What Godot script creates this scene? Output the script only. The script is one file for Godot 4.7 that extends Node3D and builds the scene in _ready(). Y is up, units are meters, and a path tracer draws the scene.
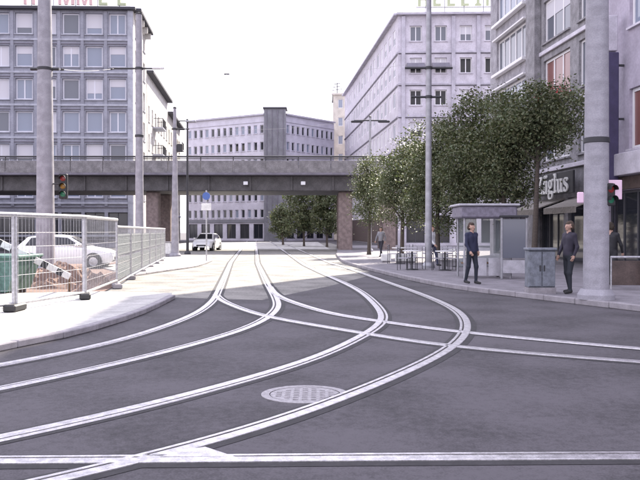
extends Node3D

# ---------------------------------------------------------------- view
const F := 800.0          # focal length in pixels of the 640 x 480 photograph
const HOR := 231.0        # row of the horizon
const EYE := 1.6
var cam_basis: Basis
var SLOPE := -0.081       # the street runs this far left per metre ahead

# ---------------------------------------------------------------- mesh builder
class MB:
	var v := PackedVector3Array()
	var n := PackedVector3Array()
	var c := PackedColorArray()
	var u := PackedVector2Array()
	var idx := PackedInt32Array()
	var col := Color(1, 1, 1)
	func tri(a: Vector3, b: Vector3, d: Vector3, na: Vector3, nb: Vector3, nd: Vector3):
		var k := v.size()
		v.append(a); v.append(b); v.append(d)
		n.append(na); n.append(nb); n.append(nd)
		for q in [a, b, d]:
			c.append(col); u.append(Vector2(q.x + q.z * 0.37, q.y + q.z * 0.61))
		if (b - a).cross(d - a).dot(na + nb + nd) > 0.0:
			idx.append(k); idx.append(k + 2); idx.append(k + 1)
		else:
			idx.append(k); idx.append(k + 1); idx.append(k + 2)
	func quad(a: Vector3, b: Vector3, d: Vector3, e: Vector3, nn: Vector3):
		tri(a, b, d, nn, nn, nn)
		tri(a, d, e, nn, nn, nn)
	func squad(a, b, d, e, na, nb, nd, ne):
		tri(a, b, d, na, nb, nd)
		tri(a, d, e, na, nd, ne)
	# box, optionally chamfered
	func box(ctr: Vector3, size: Vector3, bs := Basis.IDENTITY, ch := 0.0):
		var h := size * 0.5
		if ch <= 0.0:
			for ax in 3:
				for s in [-1.0, 1.0]:
					var a := Vector3.ZERO; var b := Vector3.ZERO; var nn := Vector3.ZERO
					nn[ax] = s
					a[(ax + 1) % 3] = h[(ax + 1) % 3]
					b[(ax + 2) % 3] = h[(ax + 2) % 3]
					var o := nn * h[ax]
					quad(ctr + bs * (o - a - b), ctr + bs * (o + a - b), ctr + bs * (o + a + b), ctr + bs * (o - a + b), (bs * nn).normalized())
			return
		var pts := []
		for sx in [-1.0, 1.0]:
			for sy in [-1.0, 1.0]:
				for sz in [-1.0, 1.0]:
					pts.append([Vector3(sx * h.x, sy * (h.y - ch), sz * (h.z - ch)), Vector3(sx * (h.x - ch), sy * h.y, sz * (h.z - ch)), Vector3(sx * (h.x - ch), sy * (h.y - ch), sz * h.z)])
		for ax in 3:
			for s in 2:
				var q := []
				for m in [[0, 0], [1, 0], [1, 1], [0, 1]]:
					var k := [0, 0, 0]
					k[ax] = s; k[(ax + 1) % 3] = m[0]; k[(ax + 2) % 3] = m[1]
					q.append(ctr + bs * pts[k[0] * 4 + k[1] * 2 + k[2]][ax])
				var nn := Vector3.ZERO
				nn[ax] = -1.0 if s == 0 else 1.0
				quad(q[0], q[1], q[2], q[3], bs * nn)
		for ax in 3:
			var a1 := (ax + 1) % 3
			var a2 := (ax + 2) % 3
			for s1 in 2:
				for s2 in 2:
					var k0 := [0, 0, 0]
					k0[a1] = s1; k0[a2] = s2
					var k1 := k0.duplicate()
					k1[ax] = 1
					var i0: int = k0[0] * 4 + k0[1] * 2 + k0[2]
					var i1: int = k1[0] * 4 + k1[1] * 2 + k1[2]
					var nn := Vector3.ZERO
					nn[a1] = s1 * 2.0 - 1.0; nn[a2] = s2 * 2.0 - 1.0
					quad(ctr + bs * pts[i0][a1], ctr + bs * pts[i1][a1], ctr + bs * pts[i1][a2], ctr + bs * pts[i0][a2], (bs * nn).normalized())
		for i in 8:
			var nn := Vector3((i >> 2) * 2.0 - 1.0, ((i >> 1) & 1) * 2.0 - 1.0, (i & 1) * 2.0 - 1.0).normalized()
			tri(ctr + bs * pts[i][0], ctr + bs * pts[i][1], ctr + bs * pts[i][2], bs * nn, bs * nn, bs * nn)
	# tube through points with radii
	func tube(p: Array, r: Array, sides := 8, caps := true):
		var rings := []
		var side := Vector3.ZERO
		for i in p.size():
			var d: Vector3 = p[min(i + 1, p.size() - 1)] - p[max(i - 1, 0)]
			d = d.normalized()
			if side == Vector3.ZERO:
				side = d.cross(Vector3(0.31, 0.12, 0.94) if abs(d.y) > 0.7 else Vector3.UP).normalized()
			else:
				side = (side - d * side.dot(d)).normalized()
			var up := side.cross(d)
			var ring := []
			for k in sides:
				var a := TAU * k / sides
				var nn := side * cos(a) + up * sin(a)
				ring.append([p[i] + nn * r[i], nn])
			rings.append(ring)
		for i in p.size() - 1:
			for k in sides:
				var k2 := (k + 1) % sides
				var A = rings[i][k]; var B = rings[i][k2]; var C = rings[i + 1][k2]; var D = rings[i + 1][k]
				squad(A[0], B[0], C[0], D[0], A[1], B[1], C[1], D[1])
		if caps:
			for e in [0, p.size() - 1]:
				var d: Vector3 = (p[e] - p[1 if e == 0 else e - 1]).normalized()
				for k in sides:
					tri(p[e], rings[e][k][0], rings[e][(k + 1) % sides][0], d, d, d)
	func bar(a: Vector3, b: Vector3, r: float, sides := 6):
		tube([a, b], [r, r], sides)
	# lathe round an axis through o, profile of [radius, along]
	func lathe(o: Vector3, axis: Vector3, prof: Array, sides := 16):
		var s := axis.cross(Vector3(0.3, 0.2, 0.9)).normalized()
		var t := axis.cross(s).normalized()
		for i in prof.size() - 1:
			var a: Array = prof[i]; var b: Array = prof[i + 1]
			var sl := Vector2(b[1] - a[1], a[0] - b[0]).normalized()
			for k in sides:
				var d0 := s * cos(TAU * k / sides) + t * sin(TAU * k / sides)
				var d1 := s * cos(TAU * (k + 1) / sides) + t * sin(TAU * (k + 1) / sides)
				var n0 := d0 * sl.x + axis * sl.y
				var n1 := d1 * sl.x + axis * sl.y
				squad(o + d0 * a[0] + axis * a[1], o + d1 * a[0] + axis * a[1], o + d1 * b[0] + axis * b[1], o + d0 * b[0] + axis * b[1], n0, n1, n1, n0)
	# upright prism of a ground polygon
	func prism(poly: PackedVector2Array, y0: float, y1: float, sides := true):
		var tr := Geometry2D.triangulate_polygon(poly)
		for i in range(0, tr.size(), 3):
			var a := poly[tr[i]]; var b := poly[tr[i + 1]]; var d := poly[tr[i + 2]]
			tri(Vector3(a.x, y1, a.y), Vector3(b.x, y1, b.y), Vector3(d.x, y1, d.y), Vector3.UP, Vector3.UP, Vector3.UP)
		if not sides: return
		var area := 0.0
		for i in poly.size():
			area += poly[i].cross(poly[(i + 1) % poly.size()])
		for i in poly.size():
			var a := poly[i]; var b := poly[(i + 1) % poly.size()]
			var d := b - a
			var nn := Vector3(d.y, 0, -d.x).normalized() * signf(area)
			quad(Vector3(a.x, y0, a.y), Vector3(b.x, y0, b.y), Vector3(b.x, y1, b.y), Vector3(a.x, y1, a.y), nn)
	# side outline (x, y) extruded along z
	func extrude(poly: PackedVector2Array, z0: float, z1: float):
		var tr := Geometry2D.triangulate_polygon(poly)
		for i in range(0, tr.size(), 3):
			for z in [z0, z1]:
				var nn := Vector3(0, 0, 1 if z == max(z0, z1) else -1)
				var a := poly[tr[i]]; var b := poly[tr[i + 1]]; var d := poly[tr[i + 2]]
				tri(Vector3(a.x, a.y, z), Vector3(b.x, b.y, z), Vector3(d.x, d.y, z), nn, nn, nn)
		var area := 0.0
		for i in poly.size():
			area += poly[i].cross(poly[(i + 1) % poly.size()])
		for i in poly.size():
			var a := poly[i]; var b := poly[(i + 1) % poly.size()]
			var d := b - a
			var nn := Vector3(d.y, -d.x, 0).normalized() * signf(area)
			quad(Vector3(a.x, a.y, z0), Vector3(b.x, b.y, z0), Vector3(b.x, b.y, z1), Vector3(a.x, a.y, z1), nn)
	func mesh() -> ArrayMesh:
		var arr := []
		arr.resize(Mesh.ARRAY_MAX)
		arr[Mesh.ARRAY_VERTEX] = v
		arr[Mesh.ARRAY_NORMAL] = n
		arr[Mesh.ARRAY_COLOR] = c
		arr[Mesh.ARRAY_TEX_UV] = u
		arr[Mesh.ARRAY_INDEX] = idx
		var m := ArrayMesh.new()
		m.add_surface_from_arrays(Mesh.PRIMITIVE_TRIANGLES, arr)
		return m

# ---------------------------------------------------------------- helpers
var M := {}
var cache := {}
var taken := {}
var rng := RandomNumberGenerator.new()

func numbered(called: String) -> String:
	var k: int = taken.get(called, -1) + 1
	taken[called] = k
	return called if k == 0 else "%s_%03d" % [called, k]

func tag(o, label: String, category: String, group := "", kind := ""):
	if label: o.set_meta("label", label)
	if category: o.set_meta("category", category)
	if group: o.set_meta("group", group)
	if kind: o.set_meta("kind", kind)
	return o

func thing(called: String, label: String, category: String, at := Vector3.ZERO, turn := 0.0, group := "") -> Node3D:
	var o := Node3D.new()
	o.name = numbered(called)
	add_child(o)
	o.position = at
	o.rotation.y = turn
	tag(o, label, category, group)
	return o

func copy(src: Node3D, at: Vector3, turn := 0.0, label := "") -> Node3D:
	var base: String = src.get_meta("kind_name") if src.has_meta("kind_name") else String(src.name)
	var o: Node3D = src.duplicate()
	o.name = numbered(base)
	add_child(o)
	o.position = at
	o.rotation.y = turn
	if label: o.set_meta("label", label)
	return o

func part(called: String, mesh, m: Material, parent: Node, xf := Transform3D.IDENTITY) -> MeshInstance3D:
	var o := MeshInstance3D.new()
	o.name = called
	o.mesh = mesh.mesh() if mesh is MB else mesh
	o.material_override = m
	o.transform = xf
	parent.add_child(o, true)
	return o

func struct(called: String, mesh, m: Material) -> MeshInstance3D:
	var o := part(numbered(called), mesh, m, self)
	o.set_meta("kind", "structure")
	return o

func ray(px: float, py: float) -> Vector3:
	return cam_basis * Vector3((px - 320.0) / F, (240.0 - py) / F, -1.0)

func gp(px: float, py: float, y := 0.0) -> Vector3:      # where a pixel's ray meets the level y
	var r := ray(px, py)
	var t := (y - EYE) / r.y
	return Vector3(r.x * t, y, r.z * t)

func at(px: float, py: float, d: float) -> Vector3:      # a pixel's ray at depth d
	var r := ray(px, py)
	var t := d / -r.z
	return Vector3(r.x * t, EYE + r.y * t, -d)

func on_ground(px: float, d: float, y := 0.0) -> Vector3:
	var q := at(px, HOR, d)
	return Vector3(q.x, y, -d)

func hgt(py: float, d: float) -> float:
	return at(320, py, d).y

func pix_poly(list: Array) -> PackedVector2Array:
	var o := PackedVector2Array()
	for q in list:
		var w := gp(q[0], q[1])
		o.append(Vector2(w.x, w.z))
	return o

# ---------------------------------------------------------------- textures and materials
func noise_bytes(seed_: int, size: int, freq: float, oct: int) -> PackedByteArray:
	var nz := FastNoiseLite.new()
	nz.seed = seed_
	nz.frequency = freq
	nz.fractal_octaves = oct
	nz.noise_type = FastNoiseLite.TYPE_SIMPLEX_SMOOTH
	var img := nz.get_seamless_image(size, size)
	img.convert(Image.FORMAT_L8)
	return img.get_data()

func grain_tex(seed_: int, size: int, coarse: float, fine: float, lo: float, hi: float, wf: float, speck := 0.0) -> ImageTexture:
	var a := noise_bytes(seed_, size, coarse, 4)
	var b := noise_bytes(seed_ + 7, size, fine, 2)
	var r := RandomNumberGenerator.new()
	r.seed = seed_
	var o := PackedByteArray()
	o.resize(size * size)
	for i in size * size:
		var t := (a[i] * (1.0 - wf) + b[i] * wf) / 255.0
		if speck > 0.0: t += (r.randf() - 0.5) * speck
		o[i] = int(clampf(lo + (hi - lo) * t, 0.0, 1.0) * 255.0)
	var img := Image.create_from_data(size, size, false, Image.FORMAT_L8, o)
	img.convert(Image.FORMAT_RGB8)
	img.generate_mipmaps()
	return ImageTexture.create_from_image(img)

func lin(r: float, g: float, b: float, a := 1.0) -> Color:
	var q := Color(r, g, b).linear_to_srgb()
	q.a = a
	return q

func mat(col: Color, rough := 0.8, metal := 0.0, tex: Texture2D = null, metres := 2.0) -> StandardMaterial3D:
	var m := StandardMaterial3D.new()
	m.albedo_color = col
	m.roughness = rough
	m.metallic = metal
	if tex:
		m.albedo_texture = tex
		m.uv1_triplanar = true
		m.uv1_world_triplanar = true
		m.uv1_scale = Vector3.ONE / metres
	return m

func make_materials():
	var t_asph := grain_tex(11, 1024, 0.0045, 0.07, 0.56, 1.22, 0.38, 0.42)
	var t_conc := grain_tex(23, 512, 0.008, 0.08, 0.74, 1.06, 0.4, 0.12)
	var t_wall := grain_tex(37, 512, 0.006, 0.05, 0.80, 1.06, 0.35, 0.06)
	var t_stain := grain_tex(51, 512, 0.012, 0.07, 0.66, 1.08, 0.4, 0.08)
	M.asphalt = mat(lin(.080, .073, .082), .85, 0, t_asph, 9.0)
	M.asphalt_sunlit = mat(lin(.26, .25, .23), .9, 0, t_asph, 7.0)  # beige asphalt tone with the sunlight painted in
	M.seal = mat(lin(.035, .033, .036), .8, 0, t_stain, 1.5)
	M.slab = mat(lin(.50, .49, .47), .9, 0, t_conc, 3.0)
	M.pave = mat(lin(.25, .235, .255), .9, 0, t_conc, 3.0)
	M.kerb = mat(lin(.33, .31, .33), .85, 0, t_conc, 1.3)
	M.steel = mat(lin(.78, .76, .78), .42, 1.0, t_stain, .7)
	M.groove = mat(lin(.05, .045, .045), .8)
	M.iron = mat(lin(.42, .40, .42), .5, .8, t_stain, .4)
	M.soil = mat(lin(.24, .16, .13), .95, 0, t_stain, .8)
	M.wall_office = mat(lin(.30, .305, .36), .8, 0, t_wall, 5.0)
	M.trim_office = mat(lin(.40, .41, .47), .75, 0, t_wall, 3.0)
	M.wall_row = mat(lin(.62, .60, .57), .85, 0, t_wall, 5.0)
	M.wall_centre = mat(lin(.62, .60, .69), .85, 0, t_wall, 6.0)
	M.wall_tower = mat(lin(.22, .22, .25), .8, 0, t_wall, 6.0)
	M.wall_beige = mat(lin(.55, .52, .47), .85, 0, t_wall, 5.0)
	M.wall_right = mat(lin(.60, .57, .64), .85, 0, t_wall, 5.0)
	M.pilaster = mat(lin(.50, .48, .55), .85, 0, t_wall, 3.0)
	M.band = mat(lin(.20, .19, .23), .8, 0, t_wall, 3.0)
	M.wall_near = mat(lin(.42, .405, .44), .85, 0, t_stain, 4.0)
	M.wall_stone = mat(lin(.33, .32, .34), .85, 0, t_stain, 3.0)
	M.wall_lilac = mat(lin(.43, .39, .47), .85, 0, t_wall, 4.0)
	M.shop = mat(lin(.12, .085, .075), .6, 0, t_stain, 2.0)
	M.fascia = mat(lin(.62, .59, .66), .6, 0, t_wall, 3.0)
	M.roof_dark = mat(lin(.05, .05, .06), .8)
	M.frame_white = mat(lin(.74, .73, .75), .5)
	M.frame_grey = mat(lin(.62, .62, .68), .5)
	M.frame_dark = mat(lin(.06, .06, .07), .5)
	M.glass_grey = mat(lin(.13, .14, .17), .06)
	M.glass_blue = mat(lin(.22, .25, .32), .08)
	M.glass_dark = mat(lin(.025, .027, .035), .05)
	M.glass_red = mat(lin(.22, .10, .09), .12)
	M.blind = mat(lin(.55, .54, .58), .8)
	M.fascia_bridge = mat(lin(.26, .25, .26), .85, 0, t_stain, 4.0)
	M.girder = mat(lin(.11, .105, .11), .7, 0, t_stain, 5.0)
	M.pier = mat(lin(.28, .22, .21), .85, 0, t_stain, 2.0)
	M.rail_dark = mat(lin(.03, .03, .035), .6)
	M.pole = mat(lin(.36, .35, .39), .75, 0, t_conc, 1.6)
	M.pole_steel = mat(lin(.40, .40, .43), .5, .3, t_conc, 1.2)
	M.galv = mat(lin(.62, .62, .65), .45, .6, t_stain, .6)
	M.net = mat(lin(.30, .34, .34), .9, 0, t_stain, .5)
	M.black = mat(lin(.02, .02, .022), .55)
	M.rubber = mat(lin(.03, .03, .03), .85)
	M.white = mat(lin(.78, .78, .76), .5, 0, t_wall, 1.0)
	M.paint_white = mat(lin(.80, .80, .80), .25)
	M.paint_white.clearcoat_enabled = true
	M.paint_white.clearcoat = 0.6
	M.paint_silver = mat(lin(.45, .46, .50), .3, .4)
	M.paint_blue = mat(lin(.03, .05, .13), .3)
	M.lamp_glass = mat(lin(.75, .76, .8), .15)
	M.lens_red = mat(lin(.25, .03, .03), .2)
	M.lens_amber = mat(lin(.3, .16, .03), .2)
	M.lens_green = mat(lin(.03, .18, .1), .2)
	M.green_paint = mat(lin(.10, .20, .17), .6, 0, t_stain, .7)
	M.cabinet = mat(lin(.21, .23, .27), .6, 0, t_stain, 1.0)
	M.awning = mat(lin(.34, .31, .28), .9, 0, t_stain, 1.0)
	M.canopy = mat(lin(.24, .22, .28), .6, 0, t_stain, 1.0)
	M.panel = mat(lin(.46, .45, .49), .5, 0, t_wall, 1.0)
	M.wood = mat(lin(.20, .12, .07), .7, 0, t_stain, .4)
	M.banner = mat(lin(.055, .045, .11), .5, 0, t_wall, 1.5)
	M.sign_blue = mat(lin(.06, .12, .35), .5)
	M.sign_pink = mat(lin(.70, .50, .62), .5)
	M.letter_green = mat(lin(.42, .47, .30), .6)
	M.letter_pink = mat(lin(.62, .42, .42), .6)
	M.bark = mat(lin(.11, .09, .075), .95, 0, t_stain, .5)
	M.clear = mat(Color(.75, .8, .8, .18), .04)
	M.clear.transparency = BaseMaterial3D.TRANSPARENCY_ALPHA
	M.leaf = mat(Color(1, 1, 1), .6)
	M.leaf.vertex_color_use_as_albedo = true
	M.leaf.cull_mode = BaseMaterial3D.CULL_DISABLED
	M.leaf.backlight_enabled = true
	M.leaf.backlight = lin(.26, .30, .08)
	M.body = mat(Color(1, 1, 1), .8)
	M.body.vertex_color_use_as_albedo = true
	M.flower = mat(Color(1, 1, 1), .8)
	M.flower.vertex_color_use_as_albedo = true

# ---------------------------------------------------------------- buildings
func facade_xf(P: Vector3, Q: Vector3, origin: Vector3) -> Transform3D:
	var x := Vector3(Q.x - P.x, 0, Q.z - P.z).normalized()
	return Transform3D(Basis(x, Vector3.UP, x.cross(Vector3.UP)), P - origin)

func wall_with_openings(w: float, h: float, ops: Array, dep: float) -> MB:
	var mb := MB.new()
	var xs := [0.0, w]
	var ys := [0.0, h]
	for o in ops:
		xs.append(o.x); xs.append(o.x + o.w); ys.append(o.y); ys.append(o.y + o.h)
	xs.sort(); ys.sort()
	var ux := []
	var uy := []
	for q in xs:
		if ux.is_empty() or q - ux[-1] > 0.001: ux.append(q)
	for q in ys:
		if uy.is_empty() or q - uy[-1] > 0.001: uy.append(q)
	var Z := Vector3(0, 0, 1)
	for j in uy.size() - 1:
		var my: float = (uy[j] + uy[j + 1]) * 0.5
		var start := -1.0
		for i in ux.size():
			var hole := true
			if i < ux.size() - 1:
				var mx: float = (ux[i] + ux[i + 1]) * 0.5
				hole = false
				for o in ops:
					if mx > o.x and mx < o.x + o.w and my > o.y and my < o.y + o.h:
						hole = true
						break
			if hole:
				if start >= 0.0:
					mb.quad(Vector3(start, uy[j], 0), Vector3(ux[i], uy[j], 0), Vector3(ux[i], uy[j + 1], 0), Vector3(start, uy[j + 1], 0), Z)
				start = -1.0
			elif start < 0.0:
				start = ux[i]
	for o in ops:
		var a := Vector3(o.x, o.y, 0); var b := Vector3(o.x + o.w, o.y, 0)
		var c := Vector3(o.x + o.w, o.y + o.h, 0); var d := Vector3(o.x, o.y + o.h, 0)
		var k := Vector3(0, 0, -dep)
		mb.quad(a, b, b + k, a + k, Vector3.UP)
		mb.quad(d, c, c + k, d + k, Vector3.DOWN)
		mb.quad(a, d, d + k, a + k, Vector3.RIGHT)
		mb.quad(b, c, c + k, b + k, Vector3.LEFT)
	# ends and top give the wall its thickness
	mb.quad(Vector3(0, 0, 0), Vector3(0, h, 0), Vector3(0, h, -dep), Vector3(0, 0, -dep), Vector3.LEFT)
	mb.quad(Vector3(w, 0, 0), Vector3(w, h, 0), Vector3(w, h, -dep), Vector3(w, 0, -dep), Vector3.RIGHT)
	mb.quad(Vector3(0, h, 0), Vector3(w, h, 0), Vector3(w, h, -dep), Vector3(0, h, -dep), Vector3.UP)
	return mb

func window_frame(w: float, h: float, nx: int, ny: int, b: float) -> ArrayMesh:
	var key := "wf%.3f_%.3f_%d_%d_%.3f" % [w, h, nx, ny, b]
	if cache.has(key): return cache[key]
	var mb := MB.new()
	var dz := 0.07
	mb.box(Vector3(b * .5, h * .5, 0), Vector3(b, h, dz))
	mb.box(Vector3(w - b * .5, h * .5, 0), Vector3(b, h, dz))
	mb.box(Vector3(w * .5, b * .5, 0), Vector3(w - 2 * b, b, dz))
	mb.box(Vector3(w * .5, h - b * .5, 0), Vector3(w - 2 * b, b, dz))
	for i in range(1, nx):
		mb.box(Vector3(w * i / nx, h * .5, 0), Vector3(b * .9, h - 2 * b, dz * .9))
	for j in range(1, ny):
		mb.box(Vector3(w * .5, h * j / ny, 0), Vector3(w - 2 * b, b * .9, dz * .8))
	cache[key] = mb.mesh()
	return cache[key]

func plain_box(w: float, h: float, d: float, ch := 0.0) -> ArrayMesh:      # corner at origin, front face at z = 0
	var key := "pb%.3f_%.3f_%.3f_%.3f" % [w, h, d, ch]
	if cache.has(key): return cache[key]
	var mb := MB.new()
	mb.box(Vector3(w * .5, h * .5, -d * .5), Vector3(w, h, d), Basis.IDENTITY, ch)
	cache[key] = mb.mesh()
	return cache[key]

# one outer wall with its windows; every opening may hold: nx, ny, b, frame, glass, sill, blind
func facade(t: Node3D, P: Vector3, Q: Vector3, h: float, ops: Array, wm: Material, dep := 0.22) -> Transform3D:
	var xf := facade_xf(P, Q, t.position)
	var w := Vector2(Q.x - P.x, Q.z - P.z).length()
	part("wall", wall_with_openings(w, h, ops, dep + .12), wm, t, xf)
	for o in ops:
		var b: float = o.get("b", .07)
		var wf := part("window", window_frame(o.w - .02, o.h - .02, o.get("nx", 1), o.get("ny", 1), b), o.get("frame", M.frame_white), t, xf * Transform3D(Basis.IDENTITY, Vector3(o.x + .01, o.y + .01, -dep + .04)))
		part("pane", plain_box(o.w - b, o.h - b, .02), o.get("glass", M.glass_grey), wf, Transform3D(Basis.IDENTITY, Vector3(b * .4, b * .4, -.005)))
		if o.get("sill", false):
			part("sill", plain_box(o.w + .16, .08, .34), o.get("sillmat", M.trim_office), wf, Transform3D(Basis.IDENTITY, Vector3(-.09, -.075, dep + .07)))
		if o.get("blind", 0.0) > 0.0:
			var bh: float = (o.h - 2 * b) * o.blind
			part("blind", plain_box(o.w - 2 * b - .02, bh, .02), M.blind, wf, Transform3D(Basis.IDENTITY, Vector3(b, o.h - b - bh - .02, .02)))
	return xf

func slab(t: Node3D, xf: Transform3D, called: String, x: float, y: float, w: float, h: float, proud: float, m: Material, back := 0.0, ch := 0.02):
	return part(called, plain_box(w, h, proud + back, ch), m, t, xf * Transform3D(Basis.IDENTITY, Vector3(x, y, proud)))

func block(t: Node3D, pts: Array, h: float, m: Material, roof := true, over := 0.15, roofm: Material = null):
	# the rest of the building behind its facades, and its roof
	var poly := PackedVector2Array()
	var c := Vector2.ZERO
	for p in pts: c += Vector2(p.x, p.z) / pts.size()
	for p in pts:
		var q := Vector2(p.x, p.z)
		poly.append(q - Vector2(t.position.x, t.position.z))
	if Geometry2D.is_polygon_clockwise(poly): poly.reverse()
	poly = Geometry2D.offset_polygon(poly, -.5, Geometry2D.JOIN_MITER)[0]
	var mb := MB.new()
	mb.prism(poly, 0, h - .25)
	part("rear_walls", mb, m, t)
	if roof:
		var rp := PackedVector2Array()
		for p in pts:
			var q := Vector2(p.x, p.z)
			rp.append(q - (c - q).normalized() * over - Vector2(t.position.x, t.position.z))
		var rb := MB.new()
		rb.prism(rp, h + .004, h + .24)
		part("roof", rb, roofm if roofm else M.roof_dark, t)

func office_left():
	var d := 77.5
	var C := on_ground(133.5, d)
	var m := d / F                      # metres a pixel
	var P := Vector3(C.x - 24.9, 0, C.z + .9)
	var t := thing("office_building", "large grey-blue office block with a grid of square windows behind the bridge", "building", C)
	var w := Vector2(C.x - P.x, C.z - P.z).length()
	var h := hgt(10.5, d)
	var ops := []
	var bay := 23.0 * m
	for i in 11:
		var cx := w - (133.5 - 118.0) * m - i * bay
		for r in 6:
			var y0 := hgt(67.5 - 32.6 * (1 - r), d)
			if y0 < 4.5: continue
			ops.append({x = cx - .83, y = y0, w = 1.66, h = 2.05, nx = 1 if (i + r) % 3 else 2, ny = 1, b = .13, frame = M.frame_grey, glass = [M.glass_blue, M.glass_grey, M.glass_blue][rng.randi() % 3], sill = true, blind = [0.0, 0.0, .35, .7, 1.0][rng.randi() % 5]})
		ops.append({x = cx - .95, y = .5, w = 1.9, h = 2.9, nx = 2, b = .08, frame = M.frame_dark, glass = M.glass_dark})
	var xf := facade(t, P, C, h, ops, M.wall_office, .3)
	# string courses between the storeys and piers between the bays
	for r in 7:
		var y0 := hgt(67.5 - 32.6 * (1 - r), d)
		slab(t, xf, "string_course", 0, y0 - .62, w, .2, .13, M.trim_office)
		slab(t, xf, "string_course", 0, y0 - .95, w, .09, .09, M.band)
	slab(t, xf, "eaves", -.2, h - .02, w + .5, .26, .55, M.roof_dark, 1.0)
	for i in 12:
		var cx := w - (133.5 - 118.0) * m - i * bay + bay * .5
		if cx > w - .3 or cx < .2: continue
		slab(t, xf, "pier", cx - .16, 4.0, .32, h - 4.1, .10, M.wall_office)
	slab(t, xf, "corner_pier", w - .5, 0, .5, h - .03, .16, M.trim_office)
	# street side
	var E := C + Vector3(SLOPE * 9.5, 0, -9.5)
	var side := []
	for r in 6:
		var y0 := hgt(67.5 - 32.6 * (1 - r), d)
		if y0 < 4.5: continue
		for k in 3:
			side.append({x = 1.2 + k * 2.8, y = y0, w = 1.5, h = 2.0, nx = 2, b = .1, frame = M.frame_white, glass = M.glass_grey, sill = true})
	var sx := facade(t, C + Vector3(.02, 0, -.02), E, h, side, M.wall_row, .25)
	slab(t, sx, "eaves", 0.1, h - .03, 9.6, .3, .75, M.roof_dark, .3)
	for k in 4:
		slab(t, sx, "bracket", .6 + k * 2.7, h - .7, .22, .65, .6, M.wall_row)
	block(t, [P, C, E, P + (E - C)], h, M.wall_office, true, -.3)
	# roof lettering on a frame
	roof_sign("rooftop_sign", "rooftop lettering on thin posts above the grey-blue office block", P.lerp(C, .56) + Vector3(0, 0, -.6), C + Vector3(-.4, 0, -.6), h + .24, hgt(4.5, d), "HIMMEL", M.letter_green, M.letter_pink)

func roof_sign(called: String, label: String, A: Vector3, B: Vector3, y0: float, y1: float, txt: String, m: Material, m2: Material):
	var t := thing(called, label, "sign", Vector3(A.x, y0, A.z))
	var xf := facade_xf(A, B, Vector3(A.x, 0, A.z))
	var L := A.distance_to(B)
	var mb := MB.new()
	mb.box(Vector3(L * .5, .08, 0), Vector3(L, .16, .12))
	part("base_rail", mb, M.rail_dark, t, xf)
	for i in 5:
		var p := MB.new()
		p.box(Vector3(L * (i + .5) / 5.0, (y1 - y0) * .5 + .4, -.12), Vector3(.09, y1 - y0 + .8, .09))
		part("post", p, M.pole_steel, t, xf)
	var r2 := MB.new()
	r2.box(Vector3(L * .5, y1 - y0 - .06, -.05), Vector3(L, .1, .1))
	part("letter_rail", r2, M.pole_steel, t, xf)
	for i in txt.length():
		var tm := TextMesh.new()
		tm.text = txt[i]
		var sf := SystemFont.new()
		sf.font_names = PackedStringArray(["Droid Sans"])
		sf.font_weight = 700
		tm.font = sf
		tm.font_size = 64
		tm.pixel_size = .032
		tm.depth = .25
		tm.horizontal_alignment = HORIZONTAL_ALIGNMENT_CENTER
		tm.vertical_alignment = VERTICAL_ALIGNMENT_BOTTOM
		part("letter", tm, m if i * 2 > txt.length() else m2, t, xf * Transform3D(Basis.IDENTITY, Vector3(L * (i + .5) / txt.length(), y1 - y0 - .45, 0)))

func row_house(k: int, d0: float, d1: float, h: float, wm: Material, label: String):
	var C := on_ground(133.5, 77.5)
	var P := Vector3(C.x + SLOPE * (d0 - 77.5), 0, -d0)
	var Q := Vector3(C.x + SLOPE * (d1 - 77.5), 0, -d1)
	var t := thing("town_house", label, "building", P)
	var w := P.distance_to(Q)
	var ops := []
	var n := int(w / 2.9)
	for i in n:
		for r in 5:
			var y := 4.4 + r * 3.1
			if y + 2.0 > h - .6: continue
			ops.append({x = (i + .5) * w / n - .6, y = y, w = 1.2, h = 1.8, nx = 2, b = .09, frame = M.frame_white, glass = M.glass_dark, sill = true, sillmat = wm})
		ops.append({x = (i + .5) * w / n - 1.0, y = .3, w = 2.0, h = 2.8, nx = 1, b = .1, frame = M.frame_dark, glass = M.glass_dark})
	var xf := facade(t, P, Q, h, ops, wm, .22)
	slab(t, xf, "eaves", -.1, h - .05, w + .2, .32, .7, M.roof_dark, .3)
	slab(t, xf, "string_course", 0, 3.7, w, .22, .1, M.trim_office)
	# balconies with dark railings
	for r in [1, 2, 3]:
		var y: float = 4.2 + r * 3.1
		if y + 2.0 > h: continue
		var bx := w * (.3 if k == 0 else .55)
		slab(t, xf, "balcony_floor", bx - 1.7, y - .1, 3.4, .16, 1.2, M.trim_office, .1)
		var mb := MB.new()
		for i in 18:
			mb.box(Vector3(bx - 1.65 + i * 3.3 / 17.0, y + .55, 1.15), Vector3(.03, .96, .03))
		mb.box(Vector3(bx, y + 1.05, 1.15), Vector3(3.4, .07, .06))
		for s in [-1.68, 1.68]:
			mb.box(Vector3(bx + s, y + 1.05, .62), Vector3(.05, .06, 1.0))
			for i in 5:
				mb.box(Vector3(bx + s, y + .55, .2 + i * .2), Vector3(.03, .96, .03))
		part("balcony_railing", mb, M.rail_dark, t, xf)
	var back := Vector3(-12, 0, -1)
	block(t, [P, Q, Q + back, P + back], h, wm, true, -.3)
	# chimney
	var ch := MB.new()
	ch.box(Vector3(w * .6, h + 1.0, -3), Vector3(.9, 1.9, .7), Basis.IDENTITY, .03)
	part("chimney", ch, M.wall_row, t, xf)

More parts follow.
